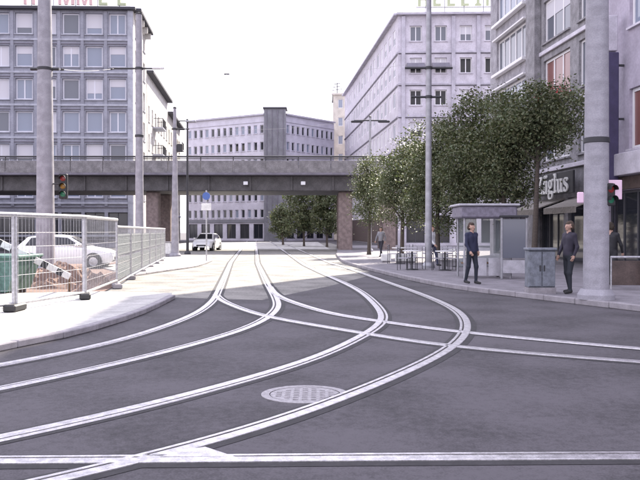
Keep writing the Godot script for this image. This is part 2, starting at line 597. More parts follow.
func centre_building():
	var d := 128.0
	var A := on_ground(265, d + .6)                # left wing meets the stair tower
	var B := on_ground(285.5, d + .6)
	var L := on_ground(187, 137.3)
	var R := on_ground(334, 138.5)
	var h := hgt(114.5, d)
	var t := thing("corner_block", "long pale lilac corner block with rows of narrow windows seen beyond the bridge", "building", (A + B) * .5)
	var st := 17.0 * d / F
	for wing in 2:
		var P := L if wing == 0 else B
		var Q := A if wing == 0 else R
		var w := P.distance_to(Q)
		var n := 13 if wing == 0 else 10
		var ops := []
		for r in 7:
			var y := hgt(132.5, d) - r * st
			if y < 3.6: continue
			for i in n:
				ops.append({x = (i + .5) * w / n - .34, y = y, w = .68, h = 1.35, b = .06, frame = M.frame_grey, glass = M.glass_dark if rng.randf() < .65 else M.glass_blue, sill = true, sillmat = M.wall_centre})
		for i in int(n / 2):
			ops.append({x = (i + .5) * w / int(n / 2) - .95, y = .35, w = 1.9, h = 2.4, nx = 2, b = .1, frame = M.frame_dark, glass = M.glass_dark})
		var xf := facade(t, P, Q, h, ops, M.wall_centre, .2)
		slab(t, xf, "eaves", 0, h - .02, w, .28, .35, M.pilaster, .5)
		slab(t, xf, "shop_band", 0, 2.95, w, .55, .12, M.wall_tower)
		slab(t, xf, "string_course", 0, hgt(121.5, d), w, .12, .08, M.pilaster)
		var back := Vector3(0, 0, -14)
		block(t, [P, Q, Q + back, P + back], h, M.wall_centre, true, -.4, M.pilaster)
	# stair tower of grey panels
	var TA := A + Vector3(-.1, 0, .9)
	var TB := B + Vector3(.1, 0, .9)
	var tx := facade(t, TA, TB, h + .9, [], M.wall_tower, .3)
	var tw := TA.distance_to(TB)
	for i in 4:
		slab(t, tx, "tower_fin", tw * (i + .5) / 4 - .07, 3, .14, h - 2.3, .1, M.band)
	slab(t, tx, "tower_cap", -.15, h + .88, tw + .3, .25, .2, M.roof_dark, 3.0)
	block(t, [TA, TB, TB + Vector3(0, 0, -4), TA + Vector3(0, 0, -4)], h + .9, M.wall_tower, false)

func beige_building():
	var d := 146.0
	var P := on_ground(333.0, d)
	var Q := on_ground(362, d - .5)
	var h := hgt(95, d)
	var t := thing("narrow_house", "narrow tall beige house squeezed between the corner block and white block", "building", P)
	var ops := []
	for r in 7:
		for i in 2:
			ops.append({x = .9 + i * 2.0, y = 4.2 + r * 3.3, w = .9, h = 1.6, b = .08, frame = M.frame_white, glass = M.glass_blue})
	var xf := facade(t, P, Q, h, ops, M.wall_beige)
	slab(t, xf, "eaves", -.25, h - .02, 5.8, .3, .4, M.wall_beige, .5)
	block(t, [P, Q, Q + Vector3(0, 0, -9), P + Vector3(0, 0, -9)], h, M.wall_beige)
	var mb := MB.new()
	mb.bar(Vector3(.6, h, -2), Vector3(.6, h + 2.6, -2), .07)
	for k in 3:
		mb.bar(Vector3(-.3 + k * .15, h + 1.2 + k * .55, -2), Vector3(1.5 - k * .15, h + 1.4 + k * .55, -2), .06)
	part("aerial", mb, M.rail_dark, t, xf)
	var m2 := MB.new()
	m2.box(Vector3(2.6, h + .8, -3), Vector3(1.0, 1.4, 1.0), Basis.IDENTITY, .04)
	part("chimney", m2, M.wall_beige, t, xf)

func white_block_right():
	var d := 87.4
	var C := on_ground(398, d)
	var Rr := Vector3(C.x + 17.0, 0, C.z + .6)
	var h := hgt(15.5, d)
	var m := d / F
	var t := thing("white_corner_block", "pale corner block with square windows and rooftop lettering behind the street trees", "building", C)
	var ops := []
	var bay := 24.8 * m
	for i in 6:
		var cx := (415.5 - 398.0) * m + i * bay
		for r in 7:
			var y := hgt(41.5 + 32.0 * r, d)
			if y < 4: continue
			ops.append({x = cx - .66, y = y, w = 1.32, h = 1.7, nx = 2, b = .1, frame = M.frame_white, glass = M.glass_grey if r == 0 else M.glass_dark, sill = true, sillmat = M.wall_right, blind = [0.0, .3, .55, 0.0][(i * 3 + r * 2) % 4]})
		ops.append({x = cx - 1.0, y = .3, w = 2.0, h = 3.0, nx = 2, b = .1, frame = M.frame_dark, glass = M.glass_dark})
	var w := C.distance_to(Rr)
	var xf := facade(t, C, Rr, h, ops, M.wall_right, .28)
	for r in 7:
		var y := hgt(52.5 + 32.0 * r, d)
		if y < 4: continue
		slab(t, xf, "string_course", 0, y - .1, w, .22, .16, M.pilaster)
		slab(t, xf, "dark_band", 0, y - .19, w, .08, .05, M.band)  # dark band just below each string course
	for i in 7:
		var cx := (415.5 - 398.0) * m + (i - .5) * bay
		slab(t, xf, "pilaster", max(cx - .2, 0.02), 3.6, .4, h - 3.7, .22, M.pilaster)
	slab(t, xf, "eaves", -.2, h - .02, w + .2, .25, .5, M.pilaster, .4)
	# awnings over four windows of the second row
	for i in 2:
		var cx := (415.5 - 398.0) * m + i * bay
		var a := MB.new()
		a.extrude(PackedVector2Array([Vector2(0, 0), Vector2(.75, -.5), Vector2(.75, -.6), Vector2(0, -.1)]), -.95, .95)
		part("window_awning", a, M.band, t, xf * Transform3D(Basis(Vector3(0, 0, 1), Vector3(0, 1, 0), Vector3(-1, 0, 0)), Vector3(cx, hgt(63, d), .01)))
	# long street side
	var L := 52.0
	var E := C + Vector3(SLOPE * L, 0, -L)
	var ops2 := []
	for r in 7:
		var y := hgt(41.5 + 32.0 * r, d)
		if y < 4: continue
		for i in 17:
			ops2.append({x = 1.0 + i * 3.0, y = y, w = 1.5, h = 1.7, nx = 2, b = .1, frame = M.frame_white, glass = M.glass_blue, blind = [0.0, .5, 1.0][rng.randi() % 3]})
	var sx := facade(t, E, C + Vector3(-.02, 0, -.02), h, ops2, M.wall_right, .12)
	for r in 7:
		var y := hgt(52.5 + 32.0 * r, d)
		if y < 4: continue
		slab(t, sx, "string_course", 0, y - .1, L, .18, .12, M.pilaster)
		slab(t, sx, "dark_band", 0, y - .24, L, .13, .06, M.band)  # same dark band along the street side
	slab(t, sx, "eaves", 0, h - .03, L + .3, .25, .5, M.pilaster, .3)
	slab(t, sx, "shopfront_band", 0, .1, L, 3.2, .1, M.shop)
	block(t, [C, Rr, Rr + (E - C), E], h, M.wall_right, true, -.4, M.pilaster)
	roof_sign("rooftop_sign", "rooftop lettering with a dark base rail above the white corner block", C + Vector3(2.0, 0, -.5), C + Vector3(12.5, 0, -.2), h + .24, hgt(5.5, d), "HELLINI", M.letter_green, M.letter_green)

func street_pt(d: float) -> Vector3:      # foot of the right-hand facades at depth d
	return Vector3(14.5 + SLOPE * d, 0, -d)

func near_building(called: String, label: String, d0: float, d1: float, h: float, ops: Array, wm: Material) -> Array:
	var P := street_pt(d0)
	var Q := street_pt(d1)
	var t := thing(called, label, "building", P)
	var xf := facade(t, P, Q, h, ops, wm, .2)
	var back := Vector3(15, 0, 1.2)
	block(t, [P, Q, Q + back, P + back], h, wm)
	return [t, xf, P.distance_to(Q)]

func near_right():
	# far one: ribbons of white-framed windows
	var ops := []
	for r in 8:
		ops.append({x = 1.3, y = 5.05 + r * 2.95, w = 5.2, h = 1.95, nx = 5, b = .12, frame = M.frame_white, glass = M.glass_blue if r % 2 else M.glass_grey})
	ops.append({x = .7, y = .25, w = 5.9, h = 2.9, nx = 4, b = .1, frame = M.frame_dark, glass = M.glass_dark})
	var a := near_building("apartment_house", "pale apartment house with white ribbon windows behind the trees", 49.4, 42.0, 29.0, ops, M.wall_near)
	for r in 8:
		slab(a[0], a[1], "window_ledge", 1.1, 5.05 + r * 2.95 - .2, 5.6, .17, .3, M.frame_white, 0, .015)
		slab(a[0], a[1], "window_hood", 1.1, 5.05 + r * 2.95 + 1.97, 5.6, .1, .24, M.frame_white, 0, .015)
	# middle one: stone with curtains and flower box
	ops = []
	for r in 7:
		ops.append({x = 1.7, y = 5.05 + r * 2.95, w = 3.4, h = 2.1, nx = 3, b = .12, frame = M.frame_white, glass = M.glass_red if r == 1 else M.glass_grey, sill = true, sillmat = M.wall_stone, blind = .0 if r != 2 else .4})
		ops.append({x = 6.1, y = 5.05 + r * 2.95, w = 1.5, h = 2.1, nx = 2, b = .1, frame = M.frame_white, glass = M.glass_grey, sill = true, sillmat = M.wall_stone})
	ops.append({x = 1.2, y = .25, w = 3.2, h = 2.9, nx = 3, b = .1, frame = M.frame_dark, glass = M.glass_dark})
	ops.append({x = 4.9, y = .05, w = 3.0, h = 3.1, nx = 2, b = .12, frame = M.frame_dark, glass = M.glass_dark})
	var b := near_building("stone_house", "grey stone house with red curtains above the lettered shop", 42.0, 33.4, 29.5, ops, M.wall_stone)
	slab(b[0], b[1], "corner_pilaster", .02, 0, 1.3, 29.4, .35, M.wall_stone)
	for r in 7:
		slab(b[0], b[1], "string_course", 1.34, 4.5 + r * 2.95, 7.2, .2, .12, M.fascia)
	# flower box under the curtained window
	var fb := thing("flower_box", "window box of red and white flowers below red curtains", "flower box", street_pt(39.9) + Vector3(-.02, 7.66, 0))
	var fx := facade_xf(street_pt(39.9), street_pt(36.0), street_pt(39.9))
	part("trough", plain_box(3.6, .3, .3, .02), M.wood, fb, fx * Transform3D(Basis.IDENTITY, Vector3(0, 0, .55)))
	for s in 3:
		part("bracket", plain_box(.06, .12, .6), M.rail_dark, fb, fx * Transform3D(Basis.IDENTITY, Vector3(.3 + s * 1.45, -.12, .58)))
	var fm := MB.new()
	for i in 900:
		var q := Vector3(rng.randf() * 3.6, .28 + abs(rng.randfn(0, .16)), .4 + rng.randfn(0, .1))
		var k := rng.randf()
		fm.col = Color(.45, .05, .06) if k < .35 else (Color(.65, .55, .58) if k < .55 else Color(.05, .09, .03))
		leaf(fm, q, .04 + rng.randf() * .03)
	tag(part("blossoms", fm, M.flower, fb, fx), "", "", "", "stuff")
	# near one: lilac plaster over a brown shop floor
	ops = []
	for i in 5:
		for r in 5:
			ops.append({x = 2.35 + i * 4.2, y = 4.75 + r * 4.7, w = 1.5, h = 2.35, nx = 2, ny = 1, b = .13, frame = M.frame_white, glass = M.glass_red if r == 0 and i < 2 else M.glass_blue, sill = true, sillmat = M.fascia})
	for i in 5:
		ops.append({x = .5 + i * 4.2, y = .2, w = 3.5, h = 3.0, nx = 3, b = .1, frame = M.frame_dark, glass = M.glass_dark})
	var c := near_building("plaster_house", "lilac plastered house over a brown shop floor beside the thick pole", 33.4, 12.0, 29.0, ops, M.wall_lilac)
	slab(c[0], c[1], "fascia", .3, 3.75, c[2] - .3, .85, .45, M.fascia)
	for i in 6:
		slab(c[0], c[1], "shop_pillar", .02 + i * 4.2, 0, .46, 3.7, .12, M.shop)
	slab(c[0], c[1], "shop_lintel", .03, 3.22, c[2] - .1, .5, .1, M.shop)
	# dark upright sign standing out from the wall, white light box on top
	var s0 := street_pt(31.5)
	var sg := thing("hanging_sign", "tall dark blue upright sign box fixed to the plaster house", "sign", Vector3(s0.x - .5, 3.5, s0.z))
	var mb := MB.new()
	mb.box(Vector3(0, 2.55, 0), Vector3(.5, 5.1, .3), Basis.IDENTITY, .03)
	part("sign_box", mb, M.banner, sg)
	mb = MB.new()
	mb.box(Vector3(0, 5.85, 0), Vector3(.42, 1.4, .26), Basis.IDENTITY, .03)
	part("top_panel", mb, M.fascia, sg)
	for y in [.5, 2.5, 4.6]:
		mb = MB.new()
		mb.box(Vector3(.37, y, 0), Vector3(.24, .08, .08))
		part("bracket", mb, M.rail_dark, sg)
	# white lettering over the middle shop
	var l0 := street_pt(40.5)
	var l1 := street_pt(36.0)
	var lx := facade_xf(l0, l1, l0)
	var ls := thing("shop_lettering", "white handwritten-style shop lettering on a dark board under the leaves", "sign", l0 + Vector3(0, 3.28, 0))
	part("board", plain_box(5.0, 1.0, .1, .01), M.rail_dark, ls, lx * Transform3D(Basis.IDENTITY, Vector3(.15, .02, .48)))
	for k in 2:
		part("bracket", plain_box(.1, .1, .5), M.rail_dark, ls, lx * Transform3D(Basis.IDENTITY, Vector3(.6 + k * 3.4, .4, .39)))
	var tm := TextMesh.new()
	tm.text = "Zäglus"
	var sf := SystemFont.new()
	sf.font_names = PackedStringArray(["Droid Serif"])
	sf.font_weight = 700
	tm.font = sf
	tm.font_size = 64
	tm.pixel_size = .0185
	tm.depth = .06
	part("lettering", tm, M.white, ls, lx * Transform3D(Basis.IDENTITY, Vector3(2.75, .50, .52)))
	# awnings of the shops
	for k in 2:
		var dd: float = [41.2, 36.4][k]
		var a0 := street_pt(dd)
		var ax := facade_xf(a0, street_pt(dd - 4.0), a0)
		var aw := thing("shop_awning", ["faded beige awning hung below the white shop lettering", "faded beige awning next to the dark upright sign"][k], "awning", a0 + Vector3(0, 2.35, 0), 0, "beige shop awnings")
		var am := MB.new()
		am.extrude(PackedVector2Array([Vector2(-.03, .8), Vector2(1.5, .26), Vector2(1.5, .0), Vector2(1.47, .0), Vector2(1.47, .22), Vector2(-.03, .74)]), -3.6, 0)
		part("cloth", am, M.awning, aw, ax * Transform3D(Basis(Vector3(0, 0, 1), Vector3.UP, Vector3(-1, 0, 0)), Vector3(.2, 0, 0)))
		for s in 2:
			var ab := MB.new()
			ab.bar(Vector3(.35 + s * 3.3, .05, -.02), Vector3(.35 + s * 3.3, .18, 1.44), .025)
			part("arm", ab, M.rail_dark, aw, ax)

# ---------------------------------------------------------------- bridge
func bridge():
	var d := 61.5
	var x0 := on_ground(-190, d).x
	var x1 := on_ground(396, d).x
	var t := thing("road_bridge", "grey flyover bridge crossing above the street on stout piers", "bridge", Vector3(0, 0, -d))
	var w := x1 - x0
	var yb := hgt(190.5, d)
	var ym := hgt(175, d)
	var yt := hgt(162.5, d)
	var width := 9.0
	var mb := MB.new()
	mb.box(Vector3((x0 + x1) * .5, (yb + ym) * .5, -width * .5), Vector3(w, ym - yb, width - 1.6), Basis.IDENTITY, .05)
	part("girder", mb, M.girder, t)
	mb = MB.new()
	mb.box(Vector3((x0 + x1) * .5, ym + .15, -width * .5), Vector3(w, .3, width), Basis.IDENTITY, .04)
	part("deck", mb, M.band, t)
	# edge panels, each its own
	var n := 18
	for s in [0.0, -width + .25]:
		for i in n:
			var p := MB.new()
			p.box(Vector3(x0 + (i + .5) * w / n, (ym + yt) * .5 + .16, s - .1), Vector3(w / n - .03, yt - ym - .02, .22), Basis.IDENTITY, .02)
			part("edge_panel", p, M.fascia_bridge, t)
		var hr := MB.new()
		hr.bar(Vector3(x0, yt + .46, s - .1), Vector3(x1, yt + .46, s - .1), .07, 8)
		hr.bar(Vector3(x0, yt + .3, s - .1), Vector3(x1, yt + .3, s - .1), .04, 8)
		part("handrail", hr, M.rail_dark, t)
		for i in n + 1:
			var p2 := MB.new()
			p2.box(Vector3(x0 + i * w / n, yt + .3, s - .1), Vector3(.07, .36, .07))
			part("rail_post", p2, M.rail_dark, t)
	# ribs on the girder face
	for i in 14:
		var p := MB.new()
		p.box(Vector3(x0 + (i + .5) * w / 14, (yb + ym) * .5, -.74), Vector3(.12, ym - yb - .1, .14))
		part("stiffener", p, M.girder, t)
	for q in [[148.0, 1.0], [346.0, 1.1], [-60.0, 1.0], [391.0, 1.0]]:
		var px := on_ground(q[0], d).x
		for z in [-2.0, -7.0]:
			var p := MB.new()
			p.box(Vector3(px, yb * .5 + .0, z), Vector3(q[1], yb, 1.0), Basis.IDENTITY, .08)
			part("pier", p, M.pier, t)
	for q in [245.0, 303.0]:
		var px := on_ground(q, d).x
		var p := MB.new()
		p.box(Vector3(px, (yb + ym) * .5, -.62), Vector3(.35, .28, .3), Basis.IDENTITY, .03)
		part("lamp_housing", p, M.lamp_glass, t)

# ---------------------------------------------------------------- ground, track
func spline(p: Array, step: float) -> Array:
	var out := []
	for i in p.size() - 1:
		var a: Vector3 = p[max(i - 1, 0)]
		var b: Vector3 = p[i]
		var c: Vector3 = p[i + 1]
		var d: Vector3 = p[min(i + 2, p.size() - 1)]
		var n: int = max(2, int(b.distance_to(c) / step))
		for k in n:
			out.append(b.cubic_interpolate(c, a, d, float(k) / n))
	out.append(p[-1])
	return out

func smooth(p: Array, times: int) -> Array:
	var q := p.duplicate()
	for t in times:
		var o := q.duplicate()
		for i in range(1, q.size() - 1):
			o[i] = (q[i - 1] + q[i] * 2.0 + q[i + 1]) * .25
		q = o
	return q

func ribbon(mb: MB, path: Array, prof: Array):       # profile of [sideways, up] swept along a path on the ground
	var rings := []
	for i in path.size():
		var d: Vector3 = (path[min(i + 1, path.size() - 1)] - path[max(i - 1, 0)])
		d.y = 0
		d = d.normalized()
		var s := Vector3(-d.z, 0, d.x)
		var r := []
		for q in prof: r.append(path[i] + s * q[0] + Vector3(0, q[1], 0))
		rings.append(r)
	for i in path.size() - 1:
		for k in prof.size() - 1:
			var a: Vector3 = rings[i][k]; var b: Vector3 = rings[i][k + 1]
			var c: Vector3 = rings[i + 1][k + 1]; var d: Vector3 = rings[i + 1][k]
			var nn := (b - a).cross(d - a).normalized()
			if nn.y < -.01: nn = -nn
			elif abs(nn.y) <= .01 and k >= prof.size() / 2: nn = nn
			mb.quad(a, b, c, d, nn)

func rail_part(t: Node3D, pts: Array, y: float, flip: float, ext := 0.0):
	var w := []
	for q in pts: w.append(gp(q[0], q[1]))
	var path := smooth(spline(w, .3), 10)
	if ext > 0.0:
		var a: Vector3 = path[0]
		var u := Vector3(SLOPE, 0, -1).normalized()
		var pre := []
		for k in range(12, 0, -1): pre.append(a + u * ext * k / 12.0)
		path = pre + path
		path = smooth(path, 4)
	var seal := MB.new()
	ribbon(seal, path, [[-.17, .0035], [-.112, y - .004], [.112, y - .004], [.17, .0035]])
	var f := flip
	var head := MB.new()
	ribbon(head, path, [[-.085 * f, y - .005], [-.085 * f, y + .003], [-.078 * f, y + .006], [.022 * f, y + .006], [.028 * f, y + .003], [.028 * f, y - .004]])
	ribbon(head, path, [[.058 * f, y - .004], [.058 * f, y + .004], [.098 * f, y + .004], [.101 * f, y - .005]])
	var r := part("rail", head, M.steel, t)
	var gr := MB.new()
	ribbon(gr, path, [[.028 * f, y - .003], [.058 * f, y - .003]])
	part("groove", gr, M.groove, r)
	part("joint_seal", seal, M.seal, r)

func ground_and_track():
	var g := MB.new()
	g.quad(Vector3(-400, 0, 60), Vector3(400, 0, 60), Vector3(400, 0, -600), Vector3(-400, 0, -600), Vector3.UP)
	struct("road", g, M.asphalt)
	# paler patch beyond the bend, sunlight painted into the asphalt colour
	var lit_mb := MB.new()
	lit_mb.prism(pix_poly([[60, 298.5], [175, 297.5], [214, 299], [262, 300], [330, 286], [372, 275], [352, 264.5], [352, 249], [330, 243.0], [215, 243.0], [165, 252], [120, 262]]), 0, .002, false)
	struct("sunlit_road", lit_mb, M.asphalt_sunlit)
	# pale wedge of pavement on the left
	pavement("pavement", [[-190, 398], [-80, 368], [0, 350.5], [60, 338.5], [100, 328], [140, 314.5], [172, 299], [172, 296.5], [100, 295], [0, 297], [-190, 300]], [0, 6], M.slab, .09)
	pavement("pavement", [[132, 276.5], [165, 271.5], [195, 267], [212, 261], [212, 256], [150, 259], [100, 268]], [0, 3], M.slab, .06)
	# pavement on the right
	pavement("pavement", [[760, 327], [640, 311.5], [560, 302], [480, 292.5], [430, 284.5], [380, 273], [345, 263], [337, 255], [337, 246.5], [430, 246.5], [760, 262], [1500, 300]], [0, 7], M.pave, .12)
	# far plaza in the sun
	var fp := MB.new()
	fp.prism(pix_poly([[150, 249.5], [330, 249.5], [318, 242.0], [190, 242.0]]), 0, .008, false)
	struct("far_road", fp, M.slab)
	# tracks
	var A := [[230.5, 262.5], [221.5, 284], [213, 301], [199, 312], [190, 317], [150, 332], [100, 346], [50, 356.5], [0, 366], [-120, 386]]
	var B := [[257.5, 263], [266.5, 282], [275, 297], [277.5, 308], [263, 321], [236, 332.5], [175, 350], [100, 368], [0, 390], [-140, 417]]
	var C := [[304, 265], [320, 272.5], [354, 288], [375, 304], [384, 320], [367.5, 334], [320, 357.5], [280, 371], [200, 393.5], [100, 418.5], [0, 440], [-120, 464]]
	var D := [[331, 263.5], [347, 268], [385, 281.5], [428, 297], [459, 312.5], [467, 329], [453, 347.5], [420, 366], [370, 388], [320, 408], [255, 430.5], [190, 449], [125, 465], [60, 480], [-30, 500]]
	var E_ := [[270, 287], [277, 295.5], [296, 303.5], [334, 314.5], [384, 322], [462, 332.5], [640, 349], [800, 362]]
	var F_ := [[216, 295], [221, 300.5], [242, 309.5], [266, 317], [292.5, 322], [337.5, 329.5], [379, 336.3], [455, 347.5], [640, 362.5], [800, 374]]
	var t := thing("tram_track", "tram track curving out to the left past the pale pavement wedge", "tram track", gp(100, 357))
	t.position = Vector3.ZERO
	rail_part(t, A, .008, -1, 90)
	rail_part(t, B, .008, 1, 90)
	t = thing("tram_track", "tram track making the wide bend over the manhole cover", "tram track")
	rail_part(t, C, .012, -1, 90)
	rail_part(t, D, .012, 1, 90)
	t = thing("tram_track", "tram track branching right across both other curves", "tram track")
	rail_part(t, E_, .010, 1)
	rail_part(t, F_, .010, -1)
	t = thing("tram_track", "straight tram track running square across the street in the foreground", "tram track")
	rail_part(t, [[-200, 463], [0, 462.2], [160, 461], [320, 459.5], [640, 457.5], [900, 456]], .014, -1)
	rail_part(t, [[-500, 660], [0, 657], [320, 653], [640, 651], [1200, 649]], .014, 1)
	var pl := MB.new()
	pl.prism(pix_poly([[150, 459], [190, 451], [205, 449], [235, 459]]), 0, .0175, true)
	part("frog_plate", pl, M.steel, t)
	# manhole cover between the rails of the bend
	var mc := gp(305, 394.5)
	var mh := thing("manhole_cover", "round pale metal manhole cover set in the asphalt between rails", "manhole cover", mc)
	var mb := MB.new()
	mb.lathe(Vector3.ZERO, Vector3.UP, [[.43, 0], [.43, .008], [.35, .008], [.35, .004]], 36)
	part("ring", mb, M.iron, mh)
	mb = MB.new()
	mb.lathe(Vector3.ZERO, Vector3.UP, [[.34, 0], [.34, .006], [.0, .0065]], 36)
	for i in 7:
		for j in 7:
			var q := Vector2(i - 3, j - 3) * .085
			if q.length() < .3: mb.box(Vector3(q.x, .009, q.y), Vector3(.05, .008, .05))
	part("lid", mb, M.iron, mh)

func pavement(called: String, pix: Array, kerb: Array, m: Material, h: float):
	var poly := pix_poly(pix)
	var mb := MB.new()
	mb.prism(poly, 0, h)
	var st := struct(called, mb, m)
	# kerb stones along the road edge
	var path := []
	for i in range(kerb[0], kerb[1] + 1): path.append(Vector3(poly[i].x, 0, poly[i].y))
	path = smooth(spline(path, .25), 2)
	var acc := 0.0
	var pts := [path[0]]
	for i in range(1, path.size()):
		acc += path[i].distance_to(path[i - 1])
		if acc > 1.0:
			pts.append(path[i]); acc = 0.0
	for i in min(pts.size() - 1, 140):
		var a: Vector3 = pts[i]; var b: Vector3 = pts[i + 1]
		var x := (b - a).normalized()
		var o := MB.new()
		o.box(Vector3.ZERO, Vector3(a.distance_to(b) - .012, h + .012, .16), Basis.IDENTITY, .015)
		part("kerb_stone", o, M.kerb, st, Transform3D(Basis(x, Vector3.UP, x.cross(Vector3.UP)), (a + b) * .5 + Vector3(0, (h + .012) * .5 + rng.randf_range(-.004, .004), 0)))

# ---------------------------------------------------------------- poles
func mast(called: String, label: String, foot: Vector3, h: float, r0: float, r1: float, m: Material) -> Node3D:
	var t := thing(called, label, "pole", foot)
	var mb := MB.new()
	mb.tube([Vector3(0, 0, 0), Vector3(0, h * .5, 0), Vector3(0, h, 0)], [r0, (r0 + r1) * .5, r1], 20)
	part("shaft", mb, m, t)
	mb = MB.new()
	mb.lathe(Vector3.ZERO, Vector3.UP, [[r0 + .12, 0], [r0 + .12, .1], [r0 + .05, .22], [r0 - .01, .22]], 20)
	part("foot_collar", mb, m, t)
	mb = MB.new()
	mb.lathe(Vector3(0, h, 0), Vector3.UP, [[r1 + .02, -.03], [r1 + .02, .04], [0, .1]], 16)
	part("cap", mb, M.rail_dark, t)
	return t

func bracket(t: Node3D, y: float, x0: float, x1: float, r := .035):
	var mb := MB.new()
	mb.bar(Vector3(x0, y, 0), Vector3(x1, y, 0), r, 8)
	part("bracket_arm", mb, M.rail_dark, t)

func band_clamp(t: Node3D, y: float, r: float):
	var mb := MB.new()
	mb.lathe(Vector3(0, y, 0), Vector3.UP, [[r, -.06], [r + .02, -.05], [r + .02, .05], [r, .06]], 20)
	part("clamp", mb, M.rail_dark, t)

func signal_head(label: String, foot: Vector3, turn: float, lamps: int) -> Node3D:
	var t := thing("traffic_light", label, "traffic light", foot, turn, "traffic lights hung on poles")
	var h := .3 * lamps
	var mb := MB.new()
	mb.box(Vector3(0, h * .5, 0), Vector3(.32, h + .06, .2), Basis.IDENTITY, .03)
	part("housing", mb, M.black, t)
	for i in lamps:
		var y := .15 + i * .3
		var l := MB.new()
		l.lathe(Vector3(0, y, .1), Vector3.BACK, [[.105, 0], [.08, .02], [0, .035]], 16)
		part("lens", l, [M.lens_green, M.lens_amber, M.lens_red][i if lamps == 3 else i * 2], t)
		var hd := MB.new()
		for k in 9:
			var a0 := PI * (-.05 + k * 1.1 / 9.0)
			var a1 := PI * (-.05 + (k + 1) * 1.1 / 9.0)
			var p0 := Vector3(cos(a0) * .12, y + sin(a0) * .12, .1)
			var p1 := Vector3(cos(a1) * .12, y + sin(a1) * .12, .1)
			hd.quad(p0, p1, p1 + Vector3(0, 0, .18), p0 + Vector3(0, 0, .18), (p0 + p1 - Vector3(0, 2 * y, .2)).normalized())
		part("hood", hd, M.black, t)
	var bk := MB.new()
	bk.box(Vector3(0, h * .5, -.16), Vector3(.06, .06, .14))
	part("mounting", bk, M.rail_dark, t)
	return t

func sag_wire(label: String, a: Vector3, b: Vector3, sag: float, r: float, ins := []):
	var t := thing("overhead_wire", label, "wire", Vector3.ZERO)
	var p := []
	var rr := []
	for i in 17:
		var f := i / 16.0
		p.append(a.lerp(b, f) - Vector3(0, sag * 4.0 * f * (1.0 - f), 0))
		rr.append(r)
	var mb := MB.new()
	mb.tube(p, rr, 5)
	part("wire", mb, M.pole_steel, t)
	for f in ins:
		var q: Vector3 = a.lerp(b, f) - Vector3(0, sag * 4.0 * f * (1.0 - f), 0)
		var d := (b - a).normalized()
		var im := MB.new()
		im.lathe(q, d, [[.01, -.16], [.045, -.13], [.02, -.09], [.045, -.05], [.02, 0], [.045, .05], [.02, .09], [.045, .13], [.01, .16]], 10)
		part("insulator", im, M.rail_dark, t)

